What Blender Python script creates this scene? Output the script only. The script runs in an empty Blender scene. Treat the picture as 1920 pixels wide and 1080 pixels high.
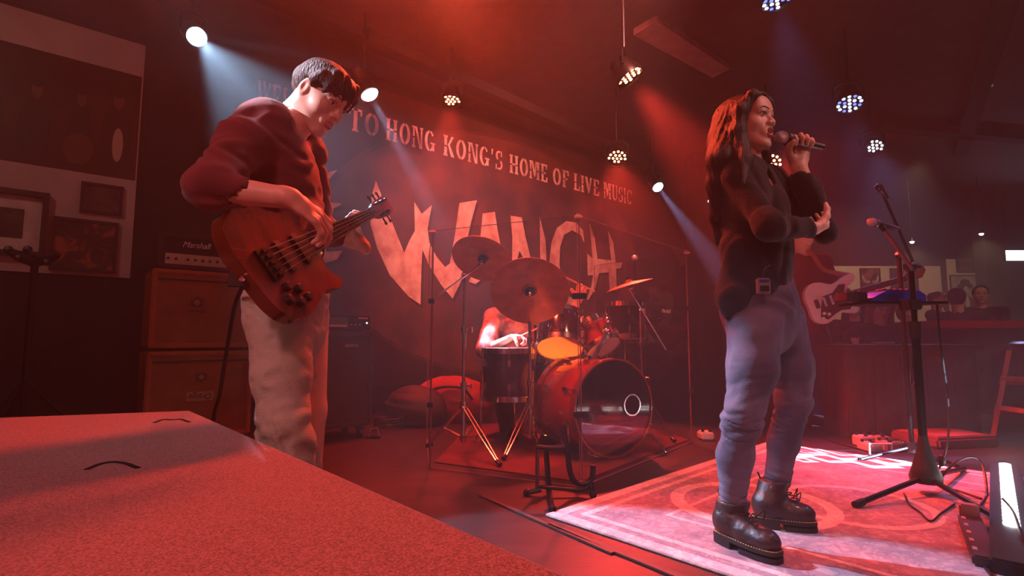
import bpy, bmesh, math, random
import numpy as np
from mathutils import Vector, Matrix, noise
random.seed(7)
scene = bpy.context.scene
col = scene.collection
PI = math.pi
R = math.radians
# ------------------------------------------------------------------ camera
PITCH = R(5.4); CAMZ = 0.72; FPX = 1000.0
cam_data = bpy.data.cameras.new('camera'); camera = bpy.data.objects.new('camera', cam_data)
col.objects.link(camera); scene.camera = camera
cam_data.sensor_width = 36; cam_data.lens = 36 * FPX / 1920; cam_data.clip_start = 0.02; cam_data.clip_end = 60
camera.location = (0, 0, CAMZ); camera.rotation_euler = (R(90) + PITCH, 0, 0)
# ------------------------------------------------------------------ world: dark club filled with thin haze
world = bpy.data.worlds.new('club_air'); scene.world = world; world.use_nodes = True
_nt = world.node_tree
_nt.nodes['Background'].inputs[0].default_value = (0.25, 0.10, 0.13, 1); _nt.nodes['Background'].inputs[1].default_value = 0.0
_vs = _nt.nodes.new('ShaderNodeVolumeScatter')
_vs.inputs['Color'].default_value = (1, 1, 1, 1); _vs.inputs['Density'].default_value = 0.0125; _vs.inputs['Anisotropy'].default_value = 0.25
_nt.links.new(_vs.outputs[0], _nt.nodes['World Output'].inputs['Volume'])
vs = scene.view_settings
vs.view_transform = 'Standard'; vs.look = 'None'; vs.gamma = 1; vs.use_curve_mapping = False; vs.exposure = 0.0

def at(px, py, Y):
    """point at forward distance Y that stands at this place of the view"""
    u = (px - 960) / FPX; v = (540 - py) / FPX
    d = Vector((u, math.cos(PITCH) - v * math.sin(PITCH), math.sin(PITCH) + v * math.cos(PITCH)))
    return Vector((0, 0, CAMZ)) + d * (Y / d.y)
def on_z(px, py, z=0.0):
    u = (px - 960) / FPX; v = (540 - py) / FPX
    d = Vector((u, math.cos(PITCH) - v * math.sin(PITCH), math.sin(PITCH) + v * math.cos(PITCH)))
    return Vector((0, 0, CAMZ)) + d * ((z - CAMZ) / d.z)

# ------------------------------------------------------------------ lamps without fixtures
def spot(name, loc, target, energy, color, deg, blend=0.3, soft=0.04):
    l = bpy.data.lights.new(name, 'SPOT'); l.energy = energy; l.color = color
    l.spot_size = R(deg); l.spot_blend = blend; l.shadow_soft_size = soft
    o = bpy.data.objects.new(name, l); col.objects.link(o); o.location = loc
    o.rotation_euler = (Vector(target) - Vector(loc)).to_track_quat('-Z', 'Y').to_euler()
    return o
def area(name, loc, target, energy, color, sx, sy):
    l = bpy.data.lights.new(name, 'AREA'); l.energy = energy; l.color = color; l.shape = 'RECTANGLE'; l.size = sx; l.size_y = sy
    o = bpy.data.objects.new(name, l); col.objects.link(o); o.location = loc
    o.rotation_euler = (Vector(target) - Vector(loc)).to_track_quat('-Z', 'Y').to_euler()
    return o
RED = (1.0, 0.045, 0.03); PINK = (1.0, 0.22, 0.22); BLUE = (0.28, 0.32, 1.0); COOL = (0.55, 0.68, 1.0); WARM = (1.0, 0.62, 0.42)
# unseen stage washes; several spots are added to brighten single places
spot('front_wash_red', (-1.4, -1.7, 3.25), (-0.6, 1.2, 0.3), 250, (1.0, 0.36, 0.40), 54, 0.8, 0.15)
spot('front_wash_pink', (2.5, 1.2, 3.3), (1.5, 2.5, 0.0), 150, (1.0, 0.30, 0.32), 72, 0.8, 0.10)
spot('singer_front_pink', (0.6, -1.4, 3.1), (0.95, 1.95, 0.6), 110, (1.0, 0.34, 0.36), 26, 0.7, 0.10)
spot('front_red_right', (1.6, -0.9, 2.8), (0.25, 0.8, 0.4), 60, (1.0, 0.20, 0.14), 46, 0.8, 0.10)
spot('singer_key_warm', (3.6, 0.1, 2.9), (1.0, 1.95, 1.48), 90, (1.0, 0.76, 0.64), 18, 0.6, 0.06)
spot('side_wash_blue', (4.2, 2.4, 3.0), (1.3, 2.2, 0.35), 80, (0.40, 0.40, 1.0), 30, 0.6, 0.06)
spot('backdrop_red_fill', (0.9, 2.4, 3.3), (0.1, 6.5, 1.7), 1000, (1.0, 0.28, 0.22), 60, 0.7, 0.10)  # added to light the backdrop red; no fixture carries it
spot('kit_fill', (1.9, 1.6, 3.2), (0.35, 3.65, 0.5), 260, (1.0, 0.26, 0.14), 32, 0.7, 0.06)  # added spot that brightens the drum kit
spot('bassist_cool_fill', (-2.4, 1.75, 3.15), at(566, 205, 1.74), 750, (0.90, 0.84, 1.0), 11, 0.6, 0.05)  # added out of view to whiten the bassist's neck and cheek
spot('bassist_red_rim', (-2.2, 0.9, 3.2), (-0.95, 1.6, 1.25), 70, (1.0, 0.12, 0.10), 22, 0.6, 0.05)
spot('bassist_trouser_light', (-1.9, -0.6, 2.2), (-0.80, 1.66, 0.55), 26, (1.0, 0.80, 0.70), 20, 0.7, 0.05)
spot('left_wall_fill', (-2.6, 0.6, 3.3), (-3.5, 3.6, 1.8), 45, (1.0, 0.62, 0.55), 60, 0.8, 0.08)  # added out of view to lift the white board
spot('bar_wall_fill', (6.0, 7.6, 3.3), (7.3, 10.5, 1.6), 160, (1.0, 0.74, 0.52), 75, 0.8, 0.08)  # added so the pictures on the far wall show up
spot('bar_guest_fill', (5.6, 3.6, 3.3), (5.0, 6.2, 1.1), 60, (1.0, 0.66, 0.50), 50, 0.8, 0.08)  # added to bring the guests out of the dark
spot('ceiling_red_fill', (-0.7, 1.2, 2.95), (-0.4, 4.6, 3.35), 650, (1.0, 0.12, 0.08), 60, 0.9, 0.10)  # added spot grazing the ceiling and upper haze in red
spot('bassist_neck_fill', (-2.6, 0.9, 2.25), at(558, 212, 1.74), 600, (0.92, 0.84, 1.0), 8, 0.7, 0.04)  # second spot added to brighten the neck


# ------------------------------------------------------------------ materials
def lin(c):
    return tuple((x / 12.92 if x <= 0.04045 else ((x + 0.055) / 1.055) ** 2.4) for x in [v / 255 for v in c])
_mats = {}
def mat(name, rgb, rough=0.6, metal=0.0, bump=0.0, bscale=60.0, vary=0.15, vscale=8.0, emit=None, estr=1.0, coat=0.0, rgb2=None, trans=0.0, alpha=1.0, sheen=0.0, stretch=None):
    if name in _mats: return _mats[name]
    m = bpy.data.materials.new(name); m.use_nodes = True; nt = m.node_tree; b = nt.nodes['Principled BSDF']
    c = lin(rgb); b.inputs['Roughness'].default_value = rough; b.inputs['Metallic'].default_value = metal
    tc = nt.nodes.new('ShaderNodeTexCoord'); src = tc.outputs['Object']
    if stretch:
        mp = nt.nodes.new('ShaderNodeMapping'); mp.inputs['Scale'].default_value = stretch; nt.links.new(src, mp.inputs[0]); src = mp.outputs[0]
    n = nt.nodes.new('ShaderNodeTexNoise'); n.inputs['Scale'].default_value = vscale; n.inputs['Detail'].default_value = 5; nt.links.new(src, n.inputs['Vector'])
    r = nt.nodes.new('ShaderNodeValToRGB'); c2 = lin(rgb2) if rgb2 else tuple(x * (1 - vary * 2) for x in c)
    r.color_ramp.elements[0].position = 0.35; r.color_ramp.elements[1].position = 0.65
    r.color_ramp.elements[0].color = (*c2, 1); r.color_ramp.elements[1].color = (*c, 1)
    nt.links.new(n.outputs[0], r.inputs[0]); nt.links.new(r.outputs[0], b.inputs['Base Color'])
    if bump:
        n2 = nt.nodes.new('ShaderNodeTexNoise'); n2.inputs['Scale'].default_value = bscale; n2.inputs['Detail'].default_value = 3; nt.links.new(src, n2.inputs['Vector'])
        bp = nt.nodes.new('ShaderNodeBump'); bp.inputs['Strength'].default_value = bump; bp.inputs['Distance'].default_value = 0.01
        nt.links.new(n2.outputs[0], bp.inputs['Height']); nt.links.new(bp.outputs[0], b.inputs['Normal'])
    if emit:
        b.inputs['Emission Color'].default_value = (*emit, 1); b.inputs['Emission Strength'].default_value = estr
    if coat: b.inputs['Coat Weight'].default_value = coat
    if trans: b.inputs['Transmission Weight'].default_value = trans
    if sheen: b.inputs['Sheen Weight'].default_value = sheen
    _mats[name] = m; return m
def glow(name, rgb, strength):
    if name in _mats: return _mats[name]
    m = bpy.data.materials.new(name); m.use_nodes = True; nt = m.node_tree; nt.nodes.clear()
    e = nt.nodes.new('ShaderNodeEmission'); e.inputs[0].default_value = (*rgb, 1); e.inputs[1].default_value = strength
    o = nt.nodes.new('ShaderNodeOutputMaterial'); nt.links.new(e.outputs[0], o.inputs[0]); _mats[name] = m; return m

black_plastic = mat('black_plastic', (22, 20, 21), 0.45)
black_metal = mat('black_metal', (20, 19, 20), 0.35, 0.6)
chrome = mat('chrome', (215, 212, 210), 0.16, 1.0, vary=0.03)
dark_wall = mat('black_paint_wall', (26, 21, 22), 0.85, bump=0.25, bscale=25)
cable_mat = mat('cable_rubber', (16, 15, 16), 0.5)
white_plastic = mat('white_plastic', (225, 222, 218), 0.4)
skin = mat('skin', (222, 172, 150), 0.48, vary=0.05, vscale=20, bump=0.05, bscale=200)
lip_mat = mat('lips', (172, 96, 90), 0.35, vary=0.05)
eye_white = mat('eye_white', (190, 180, 176), 0.2, vary=0.02)
iris_mat = mat('dark_iris', (28, 18, 14), 0.15, vary=0.05)
hair_dark = mat('dark_brown_hair', (36, 20, 17), 0.5, bump=0.45, bscale=55, vary=0.25, vscale=30, stretch=(6, 6, 0.6))
hair_blk = mat('black_hair', (30, 21, 20), 0.42, bump=0.8, bscale=50, vary=0.25, vscale=30, stretch=(5, 5, 1))

# ------------------------------------------------------------------ mesh building
MW = {}     # world matrices of parents
def link_mesh(name, me, m=None, parent=None, smooth=True, loc=None):
    o = bpy.data.objects.new(name, me); col.objects.link(o)
    if m is not None:
        me.materials.clear()
        for x in (m if isinstance(m, (list, tuple)) else [m]): me.materials.append(x)
    if smooth and len(me.polygons): me.polygons.foreach_set('use_smooth', [True] * len(me.polygons))
    MW[o.name] = Matrix()
    if loc is not None:
        o.location = loc; MW[o.name] = Matrix.Translation(loc); me.transform(Matrix.Translation(-Vector(loc)))
    if parent is not None:
        o.parent = parent; o.matrix_parent_inverse = MW[parent.name].inverted()
    return o
def tag(o, label=None, cat=None, group=None, kind=None):
    if label: o['label'] = label
    if cat: o['category'] = cat
    if group: o['group'] = group
    if kind: o['kind'] = kind
    return o
def thing(name, label, cat, loc=(0, 0, 0), rz=0.0, group=None, kind=None):
    o = bpy.data.objects.new(name, None); col.objects.link(o); o.empty_display_size = 0.1
    o.location = loc; o.rotation_euler = (0, 0, rz); MW[o.name] = Matrix.Translation(loc) @ Matrix.Rotation(rz, 4, 'Z')
    return tag(o, label, cat, group, kind)
def copy_tree(o, parent=None):
    c = o.copy(); col.objects.link(c)
    if parent is not None: c.parent = parent
    for ch in [x for x in bpy.data.objects if x.parent == o and x != c]: copy_tree(ch, c)
    return c
def frame(z, x=None):
    z = Vector(z).normalized()
    x = Vector(x) if x is not None else (Vector((1, 0, 0)) if abs(z.x) < 0.9 else Vector((0, 1, 0)))
    x = (x - z * x.dot(z)).normalized(); y = z.cross(x)
    return Matrix((x, y, z)).transposed()
class MB:
    """collects shapes into one mesh; M is the local->world matrix of what is being added"""
    def __init__(s, M=None): s.v = []; s.f = []; s.M = M or Matrix()
    def add(s, vs, fs):
        n = len(s.v); s.v += [tuple(s.M @ Vector(p)) for p in vs]; s.f += [tuple(i + n for i in f) for f in fs]; return s
    def box(s, c, d, Rm=None, bev=0.0):
        hx, hy, hz = d[0] / 2, d[1] / 2, d[2] / 2; Rm = Rm or Matrix.Identity(3); c = Vector(c)
        if bev <= 0:
            P = [c + Rm @ Vector((x * hx, y * hy, z * hz)) for z in (-1, 1) for y in (-1, 1) for x in (-1, 1)]
            return s.add(P, [(0, 2, 3, 1), (4, 5, 7, 6), (0, 1, 5, 4), (2, 6, 7, 3), (0, 4, 6, 2), (1, 3, 7, 5)])
        bm = bmesh.new(); bmesh.ops.create_cube(bm, size=1)
        for v in bm.verts: v.co = Vector((v.co.x * d[0], v.co.y * d[1], v.co.z * d[2]))
        bmesh.ops.bevel(bm, geom=bm.edges[:], offset=bev, segments=2, affect='EDGES')
        bm.verts.ensure_lookup_table(); bm.verts.index_update()
        s.add([c + Rm @ v.co for v in bm.verts], [[v.index for v in f.verts] for f in bm.faces]); bm.free(); return s
    def lathe(s, prof, o=(0, 0, 0), z=(0, 0, 1), n=24, close=False, x=None):
        Rm = frame(z, x); o = Vector(o); vs = []; fs = []
        for (r, h) in prof:
            for i in range(n):
                a = 2 * PI * i / n; vs.append(o + Rm @ Vector((r * math.cos(a), r * math.sin(a), h)))
        m = len(prof)
        for j in range(m - 1):
            for i in range(n):
                a = j * n + i; b = j * n + (i + 1) % n; fs.append((a, b, b + n, a + n))
        if prof[0][0] > 1e-6: fs.append(tuple(reversed(range(n))))
        if prof[-1][0] > 1e-6: fs.append(tuple((m - 1) * n + i for i in range(n)))
        return s.add(vs, fs)
    def cyl(s, a, b, r, r2=None, n=12):
        a = Vector(a); b = Vector(b); return s.lathe([(r, 0), (r if r2 is None else r2, (b - a).length)], a, b - a, n)
    def tube(s, pts, r, n=8, cap=True, closed=False):
        pts = [Vector(p) for p in pts]; N = len(pts); vs = []; fs = []; up = None
        for i, p in enumerate(pts):
            if closed: t = pts[(i + 1) % N] - pts[i - 1]
            else: t = pts[min(i + 1, N - 1)] - pts[max(i - 1, 0)]
            if t.length < 1e-9: t = Vector((0, 0, 1))
            Rm = frame(t, up); up = Rm @ Vector((1, 0, 0)); rr = r[i] if isinstance(r, (list, tuple)) else r
            for k in range(n):
                a = 2 * PI * k / n; vs.append(p + Rm @ Vector((rr * math.cos(a), rr * math.sin(a), 0)))
        for i in range(N if closed else N - 1):
            for k in range(n):
                a = i * n + k; b = i * n + (k + 1) % n; c = ((i + 1) % N) * n
                fs.append((a, b, c + (k + 1) % n, c + k))
        if cap and not closed: fs.append(tuple(reversed(range(n)))); fs.append(tuple((N - 1) * n + k for k in range(n)))
        return s.add(vs, fs)
    def ball(s, c, r, n=12, Rm=None):
        r = r if isinstance(r, (list, tuple)) else (r, r, r); Rm = Rm or Matrix.Identity(3); c = Vector(c); vs = []; fs = []; m = n // 2
        for j in range(m + 1):
            t = PI * j / m
            for i in range(n):
                a = 2 * PI * i / n
                vs.append(c + Rm @ Vector((r[0] * math.sin(t) * math.cos(a), r[1] * math.sin(t) * math.sin(a), r[2] * math.cos(t))))
        for j in range(m):
            for i in range(n):
                a = j * n + i; b = j * n + (i + 1) % n; fs.append((a, a + n, b + n, b))
        return s.add(vs, fs)
    def prism(s, poly, h, o=(0, 0, 0), Rm=None):
        """polygon (xy) extruded 0..h along z of Rm; may be concave"""
        Rm = Rm or Matrix.Identity(3); o = Vector(o); bm = bmesh.new()
        a = sum(poly[i][0] * poly[(i + 1) % len(poly)][1] - poly[(i + 1) % len(poly)][0] * poly[i][1] for i in range(len(poly)))
        if a < 0: poly = list(reversed(poly))
        bv = [bm.verts.new((x, y, 0)) for x, y in poly]; f = bm.faces.new(bv)
        r = bmesh.ops.extrude_face_region(bm, geom=[f]); top = [g for g in r['geom'] if isinstance(g, bmesh.types.BMVert)]
        for v in top: v.co.z = h
        bmesh.ops.recalc_face_normals(bm, faces=bm.faces[:]); bmesh.ops.triangulate(bm, faces=[f for f in bm.faces if len(f.verts) > 4], ngon_method='EAR_CLIP')
        bm.verts.ensure_lookup_table(); bm.verts.index_update()
        s.add([o + Rm @ v.co for v in bm.verts], [[v.index for v in f.verts] for f in bm.faces]); bm.free(); return s
    def build(s, name, m, parent=None, smooth=None, loc=None):
        me = bpy.data.meshes.new(name); me.from_pydata(s.v, [], s.f); me.validate(); me.update()
        bm = bmesh.new(); bm.from_mesh(me); bmesh.ops.recalc_face_normals(bm, faces=bm.faces[:]); bm.to_mesh(me); bm.free()
        o = link_mesh(name, me, m, parent, True, loc)
        try: me.set_sharp_from_angle(angle=R(35))
        except Exception: pass
        return o
def spline(pts, n=8):
    """Catmull-Rom through the points"""
    P = [Vector(p) for p in pts]; P = [P[0] * 2 - P[1]] + P + [P[-1] * 2 - P[-2]]; out = []
    for i in range(1, len(P) - 2):
        for k in range(n):
            t = k / n; a, b, c, d = P[i - 1:i + 3]
            out.append(0.5 * ((2 * b) + (c - a) * t + (2 * a - 5 * b + 4 * c - d) * t * t + (3 * b - a - 3 * c + d) * t ** 3))
    out.append(P[-2]); return out
def text_part(name, s, size, m, o, Rm, parent, depth=0.002, shear=0.0, align='CENTER', width=None):
    cu = bpy.data.curves.new(name, 'FONT'); cu.body = s; cu.size = size; cu.extrude = depth; cu.shear = shear; cu.align_x = align; cu.align_y = 'CENTER'; cu.resolution_u = 3
    tmp = bpy.data.objects.new('tmp', cu); me = bpy.data.meshes.new_from_object(tmp)
    if width and len(me.vertices):
        xs = [v.co.x for v in me.vertices]; k = width / (max(xs) - min(xs))
        me.transform(Matrix.Diagonal((k, 1, 1, 1)))
    bpy.data.objects.remove(tmp); bpy.data.curves.remove(cu)
    me.transform(Matrix.Translation(Vector(o)) @ Rm.to_4x4()); return link_mesh(name, me, m, parent, False)

# ------------------------------------------------------------------ smooth distance-field modelling (people, clothes, boots)
class SDF:
    def __init__(s, lo, hi, h):
        s.h = h; s.lo = np.array(lo, np.float32); n = [int(math.ceil((hi[i] - lo[i]) / h)) + 1 for i in range(3)]
        s.n = n; s.ax = [s.lo[i] + h * np.arange(n[i], dtype=np.float32) for i in range(3)]
        s.F = np.full(n, 0.3, np.float32); s.T = None; s.sc = 1.0
    def setT(s, c=None, Rm=None, sc=1.0):
        s.T = None if c is None else (Vector(c), Rm); s.sc = sc
    def w(s, p):
        p = Vector(p); return p if s.T is None else s.T[0] + s.T[1] @ (p * s.sc)
    def reg(s, lo, hi, m):
        sl = []
        for i in range(3):
            a = int(max(0, math.floor((lo[i] - m - s.lo[i]) / s.h))); b = int(min(s.n[i], math.ceil((hi[i] + m - s.lo[i]) / s.h) + 1)); sl.append(slice(a, b))
            if b <= a: return None, None
        return tuple(sl), (s.ax[0][sl[0]][:, None, None], s.ax[1][sl[1]][None, :, None], s.ax[2][sl[2]][None, None, :])
    def mix(s, sl, d, k, sub):
        A = s.F[sl]
        if sub:
            d = -d; hh = np.clip(0.5 - 0.5 * (A - d) / k, 0, 1) if k > 0 else None
            s.F[sl] = A * (1 - hh) + d * hh + k * hh * (1 - hh) if k > 0 else np.maximum(A, d)
        else:
            if k > 0:
                hh = np.clip(0.5 + 0.5 * (A - d) / k, 0, 1); s.F[sl] = A * (1 - hh) + d * hh - k * hh * (1 - hh)
            else: s.F[sl] = np.minimum(A, d)
    def cap(s, a, b, ra, rb=None, k=0.02, flat=None, sub=False):
        a = s.w(a); b = s.w(b); ra *= s.sc; rb = ra if rb is None else rb * s.sc; k *= s.sc
        m = max(ra, rb); sl, X = s.reg([min(a[i], b[i]) - m for i in range(3)], [max(a[i], b[i]) + m for i in range(3)], k + 3 * s.h)
        if sl is None: return s
        P = [X[i] - np.float32(a[i]) for i in range(3)]; D = b - a; q = 1.0
        if flat is not None:
            ax = Vector(flat[0]).normalized()
            if s.T is not None: ax = s.T[1] @ ax
            f = 1 / flat[1] - 1; dt = P[0] * ax.x + P[1] * ax.y + P[2] * ax.z
            P = [P[i] + dt * (ax[i] * f) for i in range(3)]; D = D + ax * (D.dot(ax) * f); q = (1 + flat[1]) / 2
        L2 = max(D.length_squared, 1e-9)
        t = np.clip((P[0] * D.x + P[1] * D.y + P[2] * D.z) / L2, 0, 1)
        d = (np.sqrt((P[0] - t * D.x) ** 2 + (P[1] - t * D.y) ** 2 + (P[2] - t * D.z) ** 2) - (ra + (rb - ra) * t)) * q
        s.mix(sl, d.astype(np.float32), k, sub); return s
    def chain(s, pts, rs, k=0.02, flat=None, sub=False):
        for i in range(len(pts) - 1): s.cap(pts[i], pts[i + 1], rs[i], rs[i + 1], k, flat, sub)
        return s
    def ell(s, c, r, Rm=None, k=0.02, sub=False):
        c = s.w(c); r = [x * s.sc for x in r]; k *= s.sc
        Rm = Rm or Matrix.Identity(3)
        if s.T is not None: Rm = s.T[1] @ Rm
        m = max(r); sl, X = s.reg([c[i] - m for i in range(3)], [c[i] + m for i in range(3)], k + 3 * s.h)
        if sl is None: return s
        P = [X[i] - np.float32(c[i]) for i in range(3)]; Q = [P[0] * Rm[0][j] + P[1] * Rm[1][j] + P[2] * Rm[2][j] for j in range(3)]
        k0 = np.sqrt(sum((Q[j] / r[j]) ** 2 for j in range(3))); k1 = np.sqrt(sum((Q[j] / r[j] ** 2) ** 2 for j in range(3))) + 1e-6
        s.mix(sl, (k0 * (k0 - 1) / k1).astype(np.float32), k, sub); return s
    def box(s, c, hd, Rm=None, rad=0.01, k=0.01, sub=False):
        c = s.w(c); hd = [x * s.sc for x in hd]; Rm = Rm or Matrix.Identity(3)
        if s.T is not None: Rm = s.T[1] @ Rm
        m = Vector(hd).length; sl, X = s.reg([c[i] - m for i in range(3)], [c[i] + m for i in range(3)], k + 3 * s.h)
        if sl is None: return s
        P = [X[i] - np.float32(c[i]) for i in range(3)]; Q = [np.abs(P[0] * Rm[0][j] + P[1] * Rm[1][j] + P[2] * Rm[2][j]) - (hd[j] - rad) for j in range(3)]
        d = np.sqrt(sum(np.maximum(q, 0) ** 2 for q in Q)) + np.minimum(np.maximum(np.maximum(Q[0], Q[1]), Q[2]), 0) - rad
        s.mix(sl, d.astype(np.float32), k, sub); return s
    def half(s, p, nrm, k=0.0):
        """cut away everything on the side nrm points to"""
        p = Vector(p); nrm = Vector(nrm).normalized()
        d = (s.ax[0][:, None, None] - p.x) * nrm.x + (s.ax[1][None, :, None] - p.y) * nrm.y + (s.ax[2][None, None, :] - p.z) * nrm.z
        s.F = np.maximum(s.F, d.astype(np.float32)); return s
    def wrinkle(s, amp, f, d=(0, 0, 1), seed=0, zr=None):
        """folds running across direction d"""
        d = Vector(d).normalized(); rs = np.random.RandomState(seed); X = (s.ax[0][:, None, None], s.ax[1][None, :, None], s.ax[2][None, None, :])
        a = rs.normal(size=(4, 3)) * 0.55
        t = X[0] * d.x + X[1] * d.y + X[2] * d.z
        w1 = np.sin((X[0] * a[0][0] + X[1] * a[0][1] + X[2] * a[0][2]) * f * 0.9 + seed); w2 = np.sin((X[0] * a[1][0] + X[1] * a[1][1] + X[2] * a[1][2]) * f * 1.3 + 2)
        g = np.sin(t * f + 2.4 * w1 + 1.2 * w2); g = np.where(g > 0, g, 0.5 * g) * (0.55 + 0.45 * w2)
        if zr is not None:
            z = X[2]; g = g * np.clip(1 - np.abs(z - zr[0]) / zr[1], 0, 1)
        s.F = s.F + (amp * g).astype(np.float32); return s
    def surf(s, c, Rm, sc, x, z, y0=.135):
        """how far forward the surface lies at local x, z"""
        y = y0
        while y > 0:
            q = (np.array(Vector(c) + Rm @ (Vector((x, y, z)) * sc)) - s.lo) / s.h; i = np.floor(q).astype(int); f = q - i
            v = 0.0
            for a in (0, 1):
                for b in (0, 1):
                    for d in (0, 1): v += s.F[i[0] + a, i[1] + b, i[2] + d] * (f[0] if a else 1 - f[0]) * (f[1] if b else 1 - f[1]) * (f[2] if d else 1 - f[2])
            if v < 0: return y
            y -= .0008
        return .08
    def march(s, p, d=(0, 1, 0), L=.6):
        p = np.array(Vector(p)); d = np.array(Vector(d).normalized())
        for k in range(int(L / .002)):
            q = np.round((p - s.lo) / s.h).astype(int)
            if (q >= 0).all() and (q < np.array(s.n)).all() and s.F[q[0], q[1], q[2]] < 0: return Vector(p)
            p = p + d * .002
        return None
    def mesh(s):
        F = s.F.copy(); F[0] = F[-1] = 0.1; F[:, 0] = F[:, -1] = 0.1; F[:, :, 0] = F[:, :, -1] = 0.1
        S = F < 0; nx, ny, nz = s.n
        c = np.zeros((nx - 1, ny - 1, nz - 1), np.int8); offs = [(i, j, k) for i in (0, 1) for j in (0, 1) for k in (0, 1)]
        for (i, j, k) in offs: c += S[i:nx - 1 + i, j:ny - 1 + j, k:nz - 1 + k]
        cells = np.argwhere((c > 0) & (c < 8))
        idx = np.full((nx - 1, ny - 1, nz - 1), -1, np.int32); idx[cells[:, 0], cells[:, 1], cells[:, 2]] = np.arange(len(cells))
        V = {o: F[cells[:, 0] + o[0], cells[:, 1] + o[1], cells[:, 2] + o[2]] for o in offs}
        acc = np.zeros((len(cells), 3)); cnt = np.zeros(len(cells))
        for o in offs:
            for a in range(3):
                if o[a]: continue
                q = list(o); q[a] = 1; q = tuple(q); va, vb = V[o], V[q]; mk = (va < 0) != (vb < 0)
                t = np.where(mk, va / np.where(mk, va - vb, 1), 0); p = np.array(o, float)[None, :].repeat(len(cells), 0); p[:, a] += t
                acc[mk] += p[mk]; cnt[mk] += 1
        verts = (cells + acc / np.maximum(cnt, 1)[:, None]) * s.h + s.lo
        quads = []
        for a in range(3):
            b, cc = (a + 1) % 3, (a + 2) % 3; sl0 = [slice(None)] * 3; sl1 = [slice(None)] * 3; sl0[a] = slice(0, -1); sl1[a] = slice(1, None)
            A = S[tuple(sl0)]; B = S[tuple(sl1)]
            for sgn, mm in ((0, A & ~B), (1, ~A & B)):
                e = np.argwhere(mm); e = e[(e[:, b] > 0) & (e[:, cc] > 0)]
                if not len(e): continue
                def g(db, dc):
                    q = e.copy(); q[:, b] -= db; q[:, cc] -= dc; return idx[q[:, 0], q[:, 1], q[:, 2]]
                Q = np.stack([g(1, 1), g(0, 1), g(0, 0), g(1, 0)], 1)
                quads.append(Q if sgn == 0 else Q[:, ::-1])
        return verts.astype(np.float32), np.concatenate(quads) if quads else np.zeros((0, 4), int)
def mesh_np(name, parts):
    n = 0; V = []; Q = []
    for v, q in parts: V.append(v); Q.append(q + n); n += len(v)
    V = np.concatenate(V); Q = np.concatenate(Q); Q = Q[(Q >= 0).all(1)]
    me = bpy.data.meshes.new(name); me.vertices.add(len(V)); me.vertices.foreach_set('co', V.ravel())
    me.loops.add(len(Q) * 4); me.loops.foreach_set('vertex_index', Q.ravel().astype(np.int32)); me.polygons.add(len(Q))
    me.polygons.foreach_set('loop_start', np.arange(0, len(Q) * 4, 4, dtype=np.int32)); me.update(calc_edges=True); me.validate(); return me
def sdf_obj(name, parts, m, parent=None, loc=None):
    if isinstance(parts, SDF): parts = [parts]
    return link_mesh(name, mesh_np(name, [p.mesh() for p in parts]), m, parent, True, loc)
def bounds(pts, m):
    return [min(p[i] for p in pts) - m for i in range(3)], [max(p[i] for p in pts) + m for i in range(3)]

# ================================================================== ROOM
WD = Vector((0.7569, 0.6535, 0)); WN = Vector((0.6535, -0.7569, 0)); W0 = Vector((0, 6.477, 0)); UP = Vector((0, 0, 1))
RW = Matrix((WD, UP, WN)).transposed()          # local x along the wall, y up, z into the room
def wp(px, py, off=0.0):
    """place on the back wall (or a plane `off` metres in front of it)"""
    O = Vector((0, 0, CAMZ)); d = at(px, py, 1.0) - O; t = ((W0 - O).dot(WN) + off) / d.dot(WN); return O + d * t
def wc(px, py, off=0.0):
    p = wp(px, py, off) - W0; return p.dot(WD), p.z
def wpt(s, z, off=0.0): return W0 + WD * s + UP * z + WN * off
CEIL = 3.4
def structure(name, mb, m, parent=None): return tag(mb.build(name, m, parent), kind='structure')
floor_mat = mat('stage_floor_boards', (44, 27, 26), 0.42, bump=0.15, bscale=30, vary=0.3, vscale=3, stretch=(1, 6, 1))
far_s = (10.5 + 0.0 - 6.477) / WD.y
pL = wpt(-8.6, 0); pR = wpt(far_s, 0)
fl = MB(); fl.prism([(pL.x, pL.y), (pL.x, -2.2), (11.2, -2.2), (11.2, 10.5), (pR.x, pR.y)], 0.05, (0, 0, -0.05)); structure('floor', fl, floor_mat)
ce = MB(); ce.prism([(pL.x, pL.y), (pL.x, -2.2), (11.2, -2.2), (11.2, 10.5), (pR.x, pR.y)], 0.05, (0, 0, CEIL))
structure('ceiling', ce, mat('ceiling_dark_paint', (60, 40, 44), 0.8, bump=0.3, bscale=12))
def wall(name, a, b, m, th=0.1):
    a = Vector(a); b = Vector(b); d = b - a; n = Vector((d.y, -d.x, 0)).normalized()
    Rm = Matrix((d.normalized(), -n, UP)).transposed()
    mb = MB(); mb.box((a + b) / 2 - n * th / 2 + UP * CEIL / 2, (d.length + 0.1, th, CEIL), Rm); return structure(name, mb, m)
wall('wall_back', pL, pR, dark_wall)
wall('wall_far', pR, (11.2, 10.5, 0), dark_wall)
wall('wall_right', (11.2, 10.5, 0), (11.2, -2.2, 0), dark_wall)
wall('wall_front', (11.2, -2.2, 0), (pL.x, -2.2, 0), dark_wall)
wall('wall_left', (pL.x, -2.2, 0), pL, dark_wall)
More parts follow.
